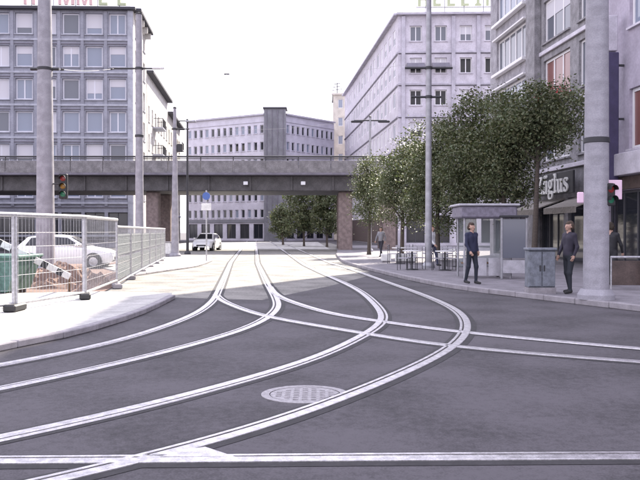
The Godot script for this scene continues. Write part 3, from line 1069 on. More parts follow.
func poles():
	# thick pole behind the fence
	var f1 := on_ground(45.5, 31)
	var p1 := mast("tram_pole", "thick concrete tram pole behind the construction fence beside the white car", f1, hgt(-8, 31), .36, .25, M.pole)
	var y1 := hgt(69, 31)
	bracket(p1, y1, -.55, .55, .06)
	band_clamp(p1, y1, .28)
	var f2 := on_ground(139.5, 40)
	var p2 := mast("tram_pole", "slim pale tram pole standing where the fence runs out of sight", f2, hgt(14, 40), .22, .15, M.pole)
	var y2 := hgt(68.5, 40)
	bracket(p2, y2, -1.3, 1.05, .045)
	band_clamp(p2, y2, .18)
	band_clamp(p2, hgt(136, 40), .2)
	var lampm := MB.new()
	lampm.box(Vector3(.95, y2 + .03, 0), Vector3(.6, .12, .22), Basis.IDENTITY, .04)
	part("lamp_head", lampm, M.lamp_glass, p2)
	var f3 := on_ground(175, 50)
	var p3 := mast("tram_pole", "tapering tram pole at the end of the fence before the bridge", f3, hgt(108, 50), .25, .09, M.pole)
	bracket(p3, hgt(129, 50), -.2, .9, .04)
	band_clamp(p3, hgt(129, 50), .14)
	var bx := MB.new()
	bx.box(Vector3(.32, hgt(148, 50), 0), Vector3(.34, .5, .3), Basis.IDENTITY, .03)
	part("relay_box", bx, M.rail_dark, p3)
	# lamp post by the bridge
	var f4 := on_ground(187.5, 55)
	var p4 := mast("lamp_post", "thin dark lamp post with one short arm standing in front of the bridge", f4, hgt(120, 55), .1, .06, M.rail_dark)
	bracket(p4, hgt(121, 55), -.6, .35, .04)
	lampm = MB.new()
	lampm.box(Vector3(.25, hgt(121, 55) - .03, 0), Vector3(.7, .13, .28), Basis.IDENTITY, .04)
	part("lamp_head", lampm, M.pole_steel, p4)
	# right side
	var f5 := on_ground(428.5, 32, .12)
	var p5 := mast("tram_pole", "slim grey tram pole rising between the street trees", f5, hgt(-12, 32) - .12, .14, .1, M.pole_steel)
	for q in [[68.0, -.95, .95], [97.0, -.7, .5]]:
		bracket(p5, hgt(q[0], 32) - .12, q[1], q[2], .045)
		band_clamp(p5, hgt(q[0], 32) - .12, .12)
	var f6 := on_ground(370, 57.5, .12)
	var p6 := mast("lamp_post", "grey lamp post with two short arms beside the bridge end", f6, hgt(117, 57.5) - .12, .11, .07, M.pole_steel)
	bracket(p6, hgt(120.5, 57.5) - .12, -1.15, 1.2, .05)
	for s in [-.95, 1.0]:
		lampm = MB.new()
		lampm.box(Vector3(s, hgt(120.5, 57.5) - .2, 0), Vector3(.85, .14, .3), Basis.IDENTITY, .05)
		part("lamp_head", lampm, M.rail_dark, p6)
	var f7 := gp(596, 299, .12)
	var p7 := mast("tram_pole", "very thick concrete tram pole on the pavement beside the brown shop", f7, 10.2, .275, .215, M.pole)
	band_clamp(p7, hgt(146, -f7.z), .255)
	var d7 := -f7.z
	signal_head("small two-lamp traffic light on the shop side of the thick pole", at(609, 205, d7 - .1), .3, 2).scale = Vector3.ONE * .75
	var sp := MB.new()
	sp.box(Vector3(.36, hgt(190, d7) - .12, .12), Vector3(.3, .42, .03), Basis.IDENTITY, .01)
	part("notice_plate", sp, M.sign_pink, p7)
	sp = MB.new()
	sp.box(Vector3(-.4, hgt(198, d7) - .12, .16), Vector3(.14, .24, .06), Basis.IDENTITY, .02)
	part("button_box", sp, M.sign_pink, p7)
	signal_head("traffic light on the thick pole behind the fence", at(63.5, 198, 30.9) , .1, 3)
	var a1 := MB.new()
	a1.bar(Vector3(.2, hgt(184, 31), .1), Vector3(.62, hgt(184, 31), .0), .03)
	part("signal_arm", a1, M.rail_dark, p1)
	# wires between the poles
	sag_wire("overhead span wire between the two left tram poles", f1 + Vector3(.5, y1, 0), f2 + Vector3(-1.25, y2, 0), .1, .009, [.06, .94])
	sag_wire("overhead span wire from the slim pale pole over to the tree-side pole", f2 + Vector3(1.0, y2, 0), f5 + Vector3(-.9, hgt(68, 32) - .0, 0), .35, .005, [.32])
	sag_wire("overhead span wire from the tapering pole to the bridge-end lamp post", f3 + Vector3(.85, hgt(129, 50), 0), f6 + Vector3(-1.1, hgt(120.5, 57.5) - .1, 0), .3, .006, [])
	# sign post near the oncoming car
	var sgn := gp(206.5, 262)
	var s := thing("sign_post", "thin post with a blue and white road sign near the oncoming white car", "road sign", sgn)
	var mb := MB.new()
	mb.bar(Vector3.ZERO, Vector3(0, 3.7, 0), .04, 8)
	part("post", mb, M.galv, s)
	mb = MB.new()
	mb.lathe(Vector3(0, 3.4, .05), Vector3.BACK, [[.0, .012], [.2, .012], [.2, -.012], [0, -.012]], 24)
	part("round_sign", mb, M.sign_blue, s)
	mb = MB.new()
	mb.box(Vector3(0, 2.85, .05), Vector3(.5, .36, .025), Basis.IDENTITY, .005)
	part("plate", mb, M.white, s)

# ---------------------------------------------------------------- trees
func leaf(mb: MB, q: Vector3, s: float):
	var a := Vector3(rng.randfn(), rng.randfn() * .7, rng.randfn()).normalized()
	var b := a.cross(Vector3(rng.randfn(), rng.randfn(), rng.randfn()).normalized()).normalized()
	var nn := a.cross(b)
	if nn.y < 0: nn = -nn
	nn = (nn + Vector3.UP * .25).normalized()
	mb.quad(q - a * s, q + b * s * .55, q + a * s, q - b * s * .55, nn)

func tree(called: String, label: String, foot: Vector3, h: float, crown_w: float, base_h: float, seed_: int, clumps: int, per: int, tint: Color, group: String, leaf_size := .058) -> Node3D:
	rng.seed = seed_
	var t := thing(called, label, "tree", foot, 0, group)
	var tk := MB.new()
	var lean := Vector3(rng.randfn() * .12, 0, rng.randfn() * .12)
	tk.tube([Vector3(0, -.05, 0), Vector3(0, .3, 0), lean * .5 + Vector3(0, h * .3, 0), lean + Vector3(0, h * .6, 0), lean * 1.2 + Vector3(0, h * .85, 0)], [.16, .12, .1, .07, .025], 10)
	var ends := []
	for i in 12:
		var y := lerpf(base_h * .9, h * .8, (i + rng.randf()) / 12.0)
		var ang := i * 2.4 + rng.randf()
		var rad := crown_w * .5 * (.55 + rng.randf() * .4) * (1.0 - .45 * maxf(0, (y / h - .5) / .5))
		var a := lean * (y / h) + Vector3(0, y, 0)
		var e := a + Vector3(cos(ang) * rad, rad * .55 + .3, sin(ang) * rad)
		var m := a.lerp(e, .5) + Vector3(0, .12, 0)
		tk.tube([a, m, e], [.05, .032, .012], 6)
		ends.append(e); ends.append(m)
	part("trunk", tk, M.bark, t)
	var cr := MB.new()
	var cy := (h + base_h) * .5
	var ry := (h - base_h) * .5
	var nz := FastNoiseLite.new()
	nz.seed = seed_
	nz.frequency = .55
	for k in clumps:
		var q: Vector3
		if k < ends.size():
			q = ends[k]
		else:
			var u := Vector3(rng.randfn(), rng.randfn(), rng.randfn()).normalized()
			var rr := pow(rng.randf(), .45) * (1.0 + nz.get_noise_3dv(u * 3.0 + foot) * .45)
			q = lean + Vector3(u.x * crown_w * .5 * rr, cy + u.y * ry * rr, u.z * crown_w * .5 * rr)
		var br := .19 + rng.randf() * .24
		var tone := .75 + rng.randf() * .5
		for i in int(per * 1.5):
			var p := q + Vector3(rng.randfn() * br, rng.randfn() * br * .65, rng.randfn() * br)
			var v := tone * (.75 + rng.randf() * .5)
			cr.col = Color(tint.r * v * (.9 + rng.randf() * .3), tint.g * v, tint.b * v)
			leaf(cr, p, leaf_size * (.7 + rng.randf() * .7))
	part("crown", cr, M.leaf, t)
	return t

func trees():
	var G := "street trees on the right pavement"
	var dk := Color(.102, .122, .064)
	tree("street_tree", "small yellow-green street tree catching the sun at the bridge end", on_ground(369, 50, .12), hgt(157, 50), 2.1, 1.9, 5, 62, 95, dk, G)
	tree("street_tree", "dark street tree second from the bridge end", on_ground(402, 44, .12), hgt(141, 44), 3.4, 1.7, 6, 115, 115, dk, G)
	tree("street_tree", "dark street tree behind the slim grey tram pole", on_ground(438, 39, .12), hgt(120, 39), 3.3, 1.7, 7, 120, 115, dk, G)
	tree("street_tree", "tall dark street tree above the small kiosk shelter", on_ground(475, 35, .12), hgt(93, 35), 3.1, 2.0, 8, 125, 115, dk, G)
	tree("street_tree", "leafy street tree reaching over the shop lettering", on_ground(503, 32.5, .12), hgt(98, 32.5), 2.6, 2.3, 9, 95, 115, dk, G)
	tree("street_tree", "broad street tree nearest the thick concrete pole", on_ground(534, 31, .12), hgt(90, 31), 3.7, 4.4, 10, 120, 115, dk, G)
	tree("street_tree", "grey-green tree standing under the far side of the bridge", on_ground(304, 84), hgt(187, 84), 4.6, .9, 11, 70, 70, dk, "trees beyond the bridge", .12)
	tree("street_tree", "grey-green tree by the pier at the bridge end", on_ground(327, 80), hgt(185, 80), 3.4, .9, 12, 60, 70, dk, "trees beyond the bridge", .12)
	tree("street_tree", "low grey-green bush tree in front of the stair tower", on_ground(283, 92), hgt(205, 92), 3.0, .6, 13, 45, 70, dk, "trees beyond the bridge", .12)

# ---------------------------------------------------------------- left: building site
func site():
	# fence of panels between posts; both ends from pixels on the ground
	var knots := [gp(-75, 322, .09), gp(15, 311, .09), gp(85, 299, .09), gp(117, 288.5), gp(131, 279.5), gp(142, 272.8), gp(150, 268.2), gp(156, 264.8), gp(161, 262), gp(165, 259.8)]
	for i in knots.size() - 1:
		var a: Vector3 = knots[i]
		var b: Vector3 = knots[i + 1]
		var near := i < 3
		var h := 1.82 if near else 1.72
		var which: String = ["grey wire site fence panel running out past the green skip", "grey wire site fence panel in front of the soil heap and white plank", "grey wire site fence panel in front of the white car bonnet", "netted site fence panel next to the last plain wire panel", "netted site fence panel second after the plain wire panels", "netted site fence panel third after the plain wire panels", "netted site fence panel fourth after the plain wire panels", "netted site fence panel next to the last panel by the tapering pole", "last netted site fence panel beside the tapering pole"][i]
		var t := thing("construction_fence", which, "fence", a, 0, "construction fence panels")
		var xf := facade_xf(a, b, a)
		var L := a.distance_to(b)
		var r := .032 if near else .028
		var mb := MB.new()
		mb.bar(Vector3(.03, .14, 0), Vector3(L - .03, .14, 0), r, 8)
		part("bottom_rail", mb, M.galv, t, xf)
		mb = MB.new()
		mb.bar(Vector3(.0, h, 0), Vector3(L, h, 0), .045 if near else .035, 8)
		part("top_rail", mb, M.galv, t, xf)
		for x in [.04, L - .04]:
			mb = MB.new()
			mb.bar(Vector3(x, .02, 0), Vector3(x, h - .03, 0), r, 8)
			part("post", mb, M.galv, t, xf)
		mb = MB.new()
		var n := int(L / .12)
		for k in range(1, n):
			mb.bar(Vector3(L * k / n, .14, 0), Vector3(L * k / n, h, 0), .0035, 4)
		for k in 6:
			mb.bar(Vector3(.04, .4 + k * .27, 0), Vector3(L - .04, .4 + k * .27, 0), .0035, 4)
		part("wire_mesh", mb, M.galv, t, xf)
		if not near:
			mb = MB.new()
			var rows := 26
			for k in rows:
				if k % 13 == 12: continue
				var y := .2 + (h - .34) * k / rows
				mb.box(Vector3(L * .5, y + .022, -.03), Vector3(L - .12, .045, .004))
			part("netting", mb, M.net, t, xf)
		# concrete foot under the joint
		mb = MB.new()
		mb.box(Vector3(0, .07, .0), Vector3(.62, .14, .24), Basis.IDENTITY, .03)
		part("foot_block", mb, M.black if near else M.kerb, t, Transform3D(xf.basis.rotated(Vector3.UP, .2), Vector3.ZERO))
	# bare ground behind the fence
	var sg := MB.new()
	sg.prism(pix_poly([[-190, 299.5], [0, 296], [100, 294.5], [128, 279], [158, 261.5], [60, 258], [-190, 258]]), 0, .012, false)
	struct("site_ground", sg, M.soil)
	# soil heap
	var hp := gp(44, 290, 0)
	hp.z -= 1.2
	var heap := thing("soil_heap", "reddish soil heap with lumps behind the wire fence", "soil heap", hp)
	var hm := MB.new()
	var nz := FastNoiseLite.new()
	nz.seed = 4
	nz.frequency = 1.1
	var N := 34
	var grid := []
	for i in N + 1:
		for j in N + 1:
			var x := (i / float(N) - .5) * 3.6
			var z := (j / float(N) - .5) * 2.4
			var e := 1.0 - Vector2(x / 1.8, z / 1.2).length()
			var y := maxf(-.04, e * .72 + (nz.get_noise_2d(x * 1.3, z * 1.3) * .28 + nz.get_noise_2d(x * 6, z * 6) * .07) * clampf(e * 3.0, 0, 1))
			grid.append(Vector3(x, y, z))
	for i in N:
		for j in N:
			var a: Vector3 = grid[i * (N + 1) + j]
			var b: Vector3 = grid[(i + 1) * (N + 1) + j]
			var c: Vector3 = grid[(i + 1) * (N + 1) + j + 1]
			var d: Vector3 = grid[i * (N + 1) + j + 1]
			var nn := (d - a).cross(c - a).normalized()
			if nn.y < 0: nn = -nn
			hm.tri(a, b, c, nn, nn, nn)
			nn = (c - a).cross(d - a).normalized()
			if nn.y < 0: nn = -nn
			hm.tri(a, c, d, nn, nn, nn)
	part("heap", hm, M.soil, heap)
	# white plank leaning across the heap
	var a1 := at(-14, 236, 20.3)
	var b1 := at(70, 277, 20.6)
	var pk := thing("white_plank", "long white barrier plank leaning down over the soil heap", "plank", Vector3(b1.x, 0, b1.z))
	var px := (b1 - a1).normalized()
	var pb := Basis(px, Vector3.BACK.cross(px).normalized(), Vector3.BACK)
	var mb2 := MB.new()
	mb2.box(Vector3.ZERO, Vector3(a1.distance_to(b1), .17, .05), Basis.IDENTITY, .01)
	part("board", mb2, M.white, pk, Transform3D(pb, (a1 + b1) * .5 - pk.position))
	for k in 5:
		var st := MB.new()
		st.box(Vector3(-a1.distance_to(b1) * .5 + .35 + k * .42, .0, .027), Vector3(.16, .172, .006))
		part("dark_stripe", st, M.rail_dark, pk, Transform3D(pb, (a1 + b1) * .5 - pk.position))
	for f in [.02, .98]:
		var e: Vector3 = a1.lerp(b1, f)
		var lg := MB.new()
		lg.bar(Vector3(e.x, 0, e.z - .06) - pk.position, Vector3(e.x, e.y + .06, e.z - .06) - pk.position, .035, 8)
		part("stake", lg, M.wood, pk)
	# green skip at the left edge
	var sk := on_ground(-6, 19.6)
	var s := thing("skip", "green steel skip with ribbed sides at the end of the soil heap", "skip", sk)
	var sm := MB.new()
	sm.extrude(PackedVector2Array([Vector2(-1.0, .12), Vector2(.42, .12), Vector2(.72, .95), Vector2(-1.3, .95)]), -1.3, .3)
	part("tub", sm, M.green_paint, s)
	sm = MB.new()
	sm.box(Vector3(-.3, .97, -.5), Vector3(2.1, .08, 1.72), Basis.IDENTITY, .02)
	part("rim", sm, M.green_paint, s)
	for k in 3:
		sm = MB.new()
		sm.box(Vector3(-.8 + k * .5, .54, .33), Vector3(.08, .8, .06))
		part("rib", sm, M.green_paint, s)
	sm = MB.new()
	sm.box(Vector3(-.3, .06, -.5), Vector3(1.3, .12, 1.4), Basis.IDENTITY, .01)
	part("skid", sm, M.rail_dark, s)
	# white switch cabinet at the far end of the fence
	var wc := thing("switch_cabinet", "small white switch cabinet at the foot of the tapering pole", "cabinet", gp(167, 256.5))
	mb2 = MB.new()
	mb2.box(Vector3(0, .08, 0), Vector3(.6, .16, .34))
	part("plinth", mb2, M.kerb, wc)
	mb2 = MB.new()
	mb2.box(Vector3(0, .52, 0), Vector3(.56, .72, .3), Basis.IDENTITY, .02)
	part("housing", mb2, M.white, wc)
	mb2 = MB.new()
	mb2.box(Vector3(0, .91, 0), Vector3(.64, .06, .38), Basis.IDENTITY, .015)
	part("lid", mb2, M.kerb, wc)

# ---------------------------------------------------------------- cars
func car(label: String, at_: Vector3, turn: float, paint: Material) -> Node3D:
	# nose along +x, length 4.2, width 1.7
	var t := thing("parked_car" if turn > -.5 else "moving_car", label, "car", at_, turn)
	var sec := []       # x, sill, belt, half width at belt
	# lower body: stations from tail to nose
	var st := [[-2.1, .38, .78, .66], [-2.02, .28, .92, .78], [-1.6, .22, .95, .84], [-.9, .2, .95, .85], [.4, .2, .93, .85], [1.1, .2, .90, .84], [1.7, .22, .80, .80], [2.0, .26, .68, .72], [2.1, .36, .56, .62]]
	var body := MB.new()
	for q in st:
		var r := []
		var x: float = q[0]; var lo: float = q[1]; var hi: float = q[2]; var w: float = q[3]
		r.append(Vector3(x, lo, -w * .92)); r.append(Vector3(x, lo + (hi - lo) * .35, -w)); r.append(Vector3(x, lo + (hi - lo) * .8, -w * .98))
		r.append(Vector3(x, hi, -w * .88)); r.append(Vector3(x, hi + .03, 0)); r.append(Vector3(x, hi, w * .88))
		r.append(Vector3(x, lo + (hi - lo) * .8, w * .98)); r.append(Vector3(x, lo + (hi - lo) * .35, w)); r.append(Vector3(x, lo, w * .92))
		sec.append(r)
	loft(body, sec)
	part("body", body, paint, t)
	# cabin
	var cab := MB.new()
	var cs := []
	for q in [[-1.95, .93, .74], [-1.5, 1.33, .62], [-1.1, 1.4, .61], [-.2, 1.42, .61], [.25, 1.36, .61], [1.05, .92, .72]]:
		cs.append([Vector3(q[0], .90, -.76), Vector3(q[0], q[1] - .05, -q[2]), Vector3(q[0], q[1], -q[2] * .8), Vector3(q[0], q[1] + .015, 0), Vector3(q[0], q[1], q[2] * .8), Vector3(q[0], q[1] - .05, q[2]), Vector3(q[0], .90, .76)])
	loft(cab, cs)
	part("roof", cab, paint, t)
	# glazing
	for s in [-1.0, 1.0]:
		for q in [[[-1.55, .97], [-.42, .97], [-.42, 1.34], [-1.32, 1.30]], [[-.34, .97], [.72, .97], [.2, 1.3], [-.34, 1.34]]]:
			var g := MB.new()
			var v := []
			for p in q:
				v.append(Vector3(p[0], p[1], s * (lerpf(.765, .632, (p[1] - .92) / .43))))
			g.quad(v[0], v[1], v[2], v[3], Vector3(0, .3, s).normalized())
			part("side_window", g, M.glass_dark, t)
		var mr := MB.new()
		mr.box(Vector3(.62, 1.0, s * .9), Vector3(.12, .13, .18), Basis.IDENTITY, .03)
		part("mirror", mr, paint, t)
		var hl := MB.new()
		hl.box(Vector3(2.0, .62, s * .54), Vector3(.16, .16, .3), Basis.IDENTITY.rotated(Vector3.UP, s * -.3), .03)
		part("headlight", hl, M.lamp_glass, t)
		var tl := MB.new()
		tl.box(Vector3(-2.06, .76, s * .58), Vector3(.1, .2, .22), Basis.IDENTITY, .02)
		part("tail_light", tl, M.lens_red, t)
		for x in [-1.3, 1.3]:
			var wh := MB.new()
			wh.lathe(Vector3(x, .3, s * .74), Vector3(0, 0, s), [[.05, -.1], [.28, -.1], [.305, -.07], [.305, .07], [.28, .1], [.19, .1]], 24)
			var wn := part("wheel", wh, M.rubber, t)
			var rm := MB.new()
			rm.lathe(Vector3(x, .3, s * .74), Vector3(0, 0, s), [[.195, .095], [.17, .07], [.06, .085], [0, .09]], 20)
			part("rim", rm, M.galv, wn)
			var ar := MB.new()
			ar.lathe(Vector3(x, .3, s * .74), Vector3(0, 0, s), [[.31, -.2], [.37, .085], [.37, .112], [.31, .112]], 24)
			part("wheel_arch", ar, M.black, t)
	var ws := MB.new()
	ws.quad(Vector3(1.0, .965, -.64), Vector3(1.0, .965, .64), Vector3(.30, 1.365, .5), Vector3(.30, 1.365, -.5), Vector3(.5, .85, 0).normalized())
	part("windscreen", ws, M.glass_dark, t)
	var rw := MB.new()
	rw.quad(Vector3(-1.94, .99, -.64), Vector3(-1.94, .99, .64), Vector3(-1.56, 1.32, .5), Vector3(-1.56, 1.32, -.5), Vector3(-.7, .7, 0).normalized())
	part("rear_window", rw, M.glass_dark, t)
	var gr := MB.new()
	gr.box(Vector3(2.07, .44, 0), Vector3(.1, .13, .8), Basis.IDENTITY, .02)
	part("grille", gr, M.black, t)
	for x in [-2.1, 2.09]:
		var pl := MB.new()
		pl.box(Vector3(x, .34 if x > 0 else .58, 0), Vector3(.06, .11, .5), Basis.IDENTITY, .01)
		part("number_plate", pl, M.white, t)
	return t

func loft(mb: MB, sec: Array):
	var nrm := []
	for i in sec.size():
		var row := []
		for k in sec[i].size():
			var a: Vector3 = sec[min(i + 1, sec.size() - 1)][k] - sec[max(i - 1, 0)][k]
			var b: Vector3 = sec[i][min(k + 1, sec[i].size() - 1)] - sec[i][max(k - 1, 0)]
			var nn := b.cross(a).normalized()
			var o: Vector3 = sec[i][k] - Vector3(sec[i][k].x * .9, .6, 0)
			if nn.dot(o) < 0: nn = -nn
			row.append(nn)
		nrm.append(row)
	for i in sec.size() - 1:
		for k in sec[i].size() - 1:
			mb.squad(sec[i][k], sec[i + 1][k], sec[i + 1][k + 1], sec[i][k + 1], nrm[i][k], nrm[i + 1][k], nrm[i + 1][k + 1], nrm[i][k + 1])
	for e in [0, sec.size() - 1]:
		var c := Vector3.ZERO
		for q in sec[e]: c += q / sec[e].size()
		var nn := Vector3(-1 if e == 0 else 1, 0, 0)
		for k in sec[e].size():
			mb.tri(c, sec[e][k], sec[e][(k + 1) % sec[e].size()], nn, nn, nn)

# ---------------------------------------------------------------- people
func sdf_mesh(mb: MB, bones: Array, cell: float, k: float):
	# bones: [a, b, ra, rb, colour]; smooth union meshed as surface nets
	var lo := Vector3(1e9, 1e9, 1e9)
	var hi := -lo
	for q in bones:
		for e in 2:
			var r: float = q[2 + e] + cell * 3
			lo = lo.min(q[e] - Vector3.ONE * r)
			hi = hi.max(q[e] + Vector3.ONE * r)
	var nx := int((hi.x - lo.x) / cell) + 2
	var ny := int((hi.y - lo.y) / cell) + 2
	var nz := int((hi.z - lo.z) / cell) + 2
	var f := PackedFloat32Array()
	f.resize(nx * ny * nz)
	f.fill(1.0)
	var own := PackedByteArray()
	own.resize(nx * ny * nz)
	var best := PackedFloat32Array()
	best.resize(nx * ny * nz)
	best.fill(1.0)
	for bi in bones.size():
		var q: Array = bones[bi]
		var a: Vector3 = q[0]; var b: Vector3 = q[1]
		var ra: float = q[2]; var rb: float = q[3]
		var m := maxf(ra, rb) + k + cell * 2
		var l0 := (a.min(b) - Vector3.ONE * m - lo) / cell
		var h0 := (a.max(b) + Vector3.ONE * m - lo) / cell
		var ab := b - a
		var inv := 1.0 / maxf(ab.length_squared(), 1e-6)
		for z in range(max(0, int(l0.z)), min(nz, int(h0.z) + 2)):
			for y in range(max(0, int(l0.y)), min(ny, int(h0.y) + 2)):
				for x in range(max(0, int(l0.x)), min(nx, int(h0.x) + 2)):
					var p := lo + Vector3(x, y, z) * cell
					var t := clampf((p - a).dot(ab) * inv, 0, 1)
					var d := (p - a - ab * t).length() - lerpf(ra, rb, t)
					var i := (z * ny + y) * nx + x
					if d < best[i]:
						best[i] = d
						own[i] = bi
					var e := f[i]
					var hh := clampf(.5 + .5 * (e - d) / k, 0, 1)
					f[i] = lerpf(e, d, hh) - k * hh * (1.0 - hh)
	var vid := {}
	var pos := []
	var cols := []
	for z in nz - 1:
		for y in ny - 1:
			for x in nx - 1:
				var i := (z * ny + y) * nx + x
				if absf(f[i]) > cell * 2.2: continue
				var s := Vector3.ZERO
				var n := 0
				for e in 12:
					var ax := e / 4
					var o1 := e & 1
					var o2 := (e >> 1) & 1
					var c0 := Vector3i.ZERO
					c0[(ax + 1) % 3] = o1; c0[(ax + 2) % 3] = o2
					var c1 := c0
					c1[ax] = 1
					var v0 := f[((z + c0.z) * ny + y + c0.y) * nx + x + c0.x]
					var v1 := f[((z + c1.z) * ny + y + c1.y) * nx + x + c1.x]
					if (v0 < 0) != (v1 < 0):
						s += Vector3(c0).lerp(Vector3(c1), v0 / (v0 - v1))
						n += 1
				if n > 0:
					vid[i] = pos.size()
					pos.append(lo + (Vector3(x, y, z) + s / n) * cell)
					cols.append(bones[own[i]][4])
	var nn := []
	nn.resize(pos.size())
	nn.fill(Vector3.ZERO)
	var quads := []
	var strides := [1, nx, nx * ny]
	for i in vid:
		for ax in 3:
			var s0: int = strides[ax]; var s1: int = strides[(ax + 1) % 3]; var s2: int = strides[(ax + 2) % 3]
			if (f[i] < 0) == (f[i + s0] < 0): continue
			if not (vid.has(i - s1) and vid.has(i - s2) and vid.has(i - s1 - s2)): continue
			var q := [vid[i], vid[i - s1], vid[i - s1 - s2], vid[i - s2]]
			var fn: Vector3 = (pos[q[1]] - pos[q[0]]).cross(pos[q[2]] - pos[q[0]])
			var out := Vector3.ZERO
			out[ax] = 1.0 if f[i] < 0 else -1.0
			if fn.dot(out) < 0: fn = -fn
			for w in q: nn[w] += fn
			quads.append(q)
	for q in quads:
		var v: Array = q
		for tr in [[0, 1, 2], [0, 2, 3]]:
			mb.col = cols[v[tr[0]]]
			mb.tri(pos[v[tr[0]]], pos[v[tr[1]]], pos[v[tr[2]]], nn[v[tr[0]]].normalized(), nn[v[tr[1]]].normalized(), nn[v[tr[2]]].normalized())

func person(label: String, foot: Vector3, turn: float, top: Color, legs: Color, hair: Color, stride: float, arm: float, height := 1.72):
	var skin := Color(.42, .27, .21)
	var shoe := Color(.03, .028, .03)
	var t := thing("person", label, "person", foot, turn)
	var b := []
	var hip := Vector3(0, .93, 0)
	for s in [-1.0, 1.0]:
		var sw: float = stride * s
		var hj := hip + Vector3(s * .09, -.02, 0)
		var kn := Vector3(s * .1, .5, sw * .22 + .03)
		var an := Vector3(s * .1, .09 + maxf(0, -sw) * .06, sw * .42 - .03)
		b.append([hj, kn, .092, .062, legs])
		b.append([kn, an, .06, .042, legs])
		b.append([an + Vector3(0, -.035, -.02), an + Vector3(s * .012, -.055, .15), .042, .034, shoe])
		var sh := Vector3(s * .175, 1.41, -.01)
		var el := sh + Vector3(s * .07, -.28, -sw * .18 * 1.0 + .0)
		var wr := el + Vector3(-s * .02, -.22 + arm * .16, .08 - sw * .1 + arm * .12)
		b.append([sh, el, .055, .043, top])
		b.append([el, wr, .043, .034, top])
		b.append([Vector3(s * .05, 1.42, 0), sh, .07, .06, top])
		# hand
		var hb := []
		var dirn := (wr - el).normalized()
		var side := dirn.cross(Vector3(s, 0, 0)).normalized()
		hb.append([wr, wr + dirn * .075, .028, .036, skin])
		for q in 4:
			var o := side * (q - 1.5) * .02
			var k0 := wr + dirn * .085 + o
			var k1 := k0 + dirn * (.035 + .006 * (1.5 - absf(q - 1.5))) + Vector3(-s * .008, 0, 0)
			hb.append([k0, k1, .0095, .0085, skin])
			hb.append([k1, k1 + (dirn + Vector3(-s * .6, 0, .1)).normalized() * .03, .0085, .0075, skin])
		var th := wr + dirn * .03 + side * .032
		hb.append([th, th + (dirn * .7 + side * .7).normalized() * .05, .011, .009, skin])
		var hm := MB.new()
		sdf_mesh(hm, hb, .006, .008)
		part("hand", hm, M.body, t)
	b.append([hip, hip + Vector3(0, .12, 0), .135, .125, legs])
	b.append([Vector3(-.05, 1.1, 0), Vector3(-.07, 1.33, .0), .105, .115, top])
	b.append([Vector3(.05, 1.1, 0), Vector3(.07, 1.33, .0), .105, .115, top])
	b.append([Vector3(0, .97, 0), Vector3(0, 1.1, 0), .14, .12, top])
	b.append([Vector3(0, 1.42, -.01), Vector3(0, 1.52, .01), .055, .05, skin])
	var bm := MB.new()
	sdf_mesh(bm, b, .0135, .035)
	part("body", bm, M.body, t)
	# head with face
	var h := []
	h.append([Vector3(0, 1.645, -.01), Vector3(0, 1.62, .02), .088, .08, skin])
	h.append([Vector3(0, 1.58, .04), Vector3(0, 1.555, .055), .055, .04, skin])
	h.append([Vector3(0, 1.63, .095), Vector3(0, 1.6, .112), .011, .015, skin])
	h.append([Vector3(-.016, 1.567, .09), Vector3(.016, 1.567, .09), .008, .008, Color(.36, .19, .15)])
	h.append([Vector3(0, 1.5, 0), Vector3(0, 1.58, .01), .048, .05, skin])
	for s in [-1.0, 1.0]:
		h.append([Vector3(s * .032, 1.632, .088), Vector3(s * .034, 1.632, .0885), .009, .009, Color(.08, .05, .04)])
		h.append([Vector3(s * .085, 1.62, 0), Vector3(s * .09, 1.6, .0), .014, .012, skin])
	var hm2 := MB.new()
	sdf_mesh(hm2, h, .008, .012)
	part("head", hm2, M.body, t)
	var hh := [[Vector3(0, 1.685, -.025), Vector3(0, 1.69, .01), .086, .07, hair], [Vector3(-.05, 1.64, -.04), Vector3(.05, 1.6, -.045), .062, .06, hair], [Vector3(.05, 1.64, -.04), Vector3(-.05, 1.6, -.045), .062, .06, hair]]
	var hm3 := MB.new()
	sdf_mesh(hm3, hh, .011, .02)
	part("hair", hm3, M.body, t)
	t.scale = Vector3.ONE * (height / 1.76)

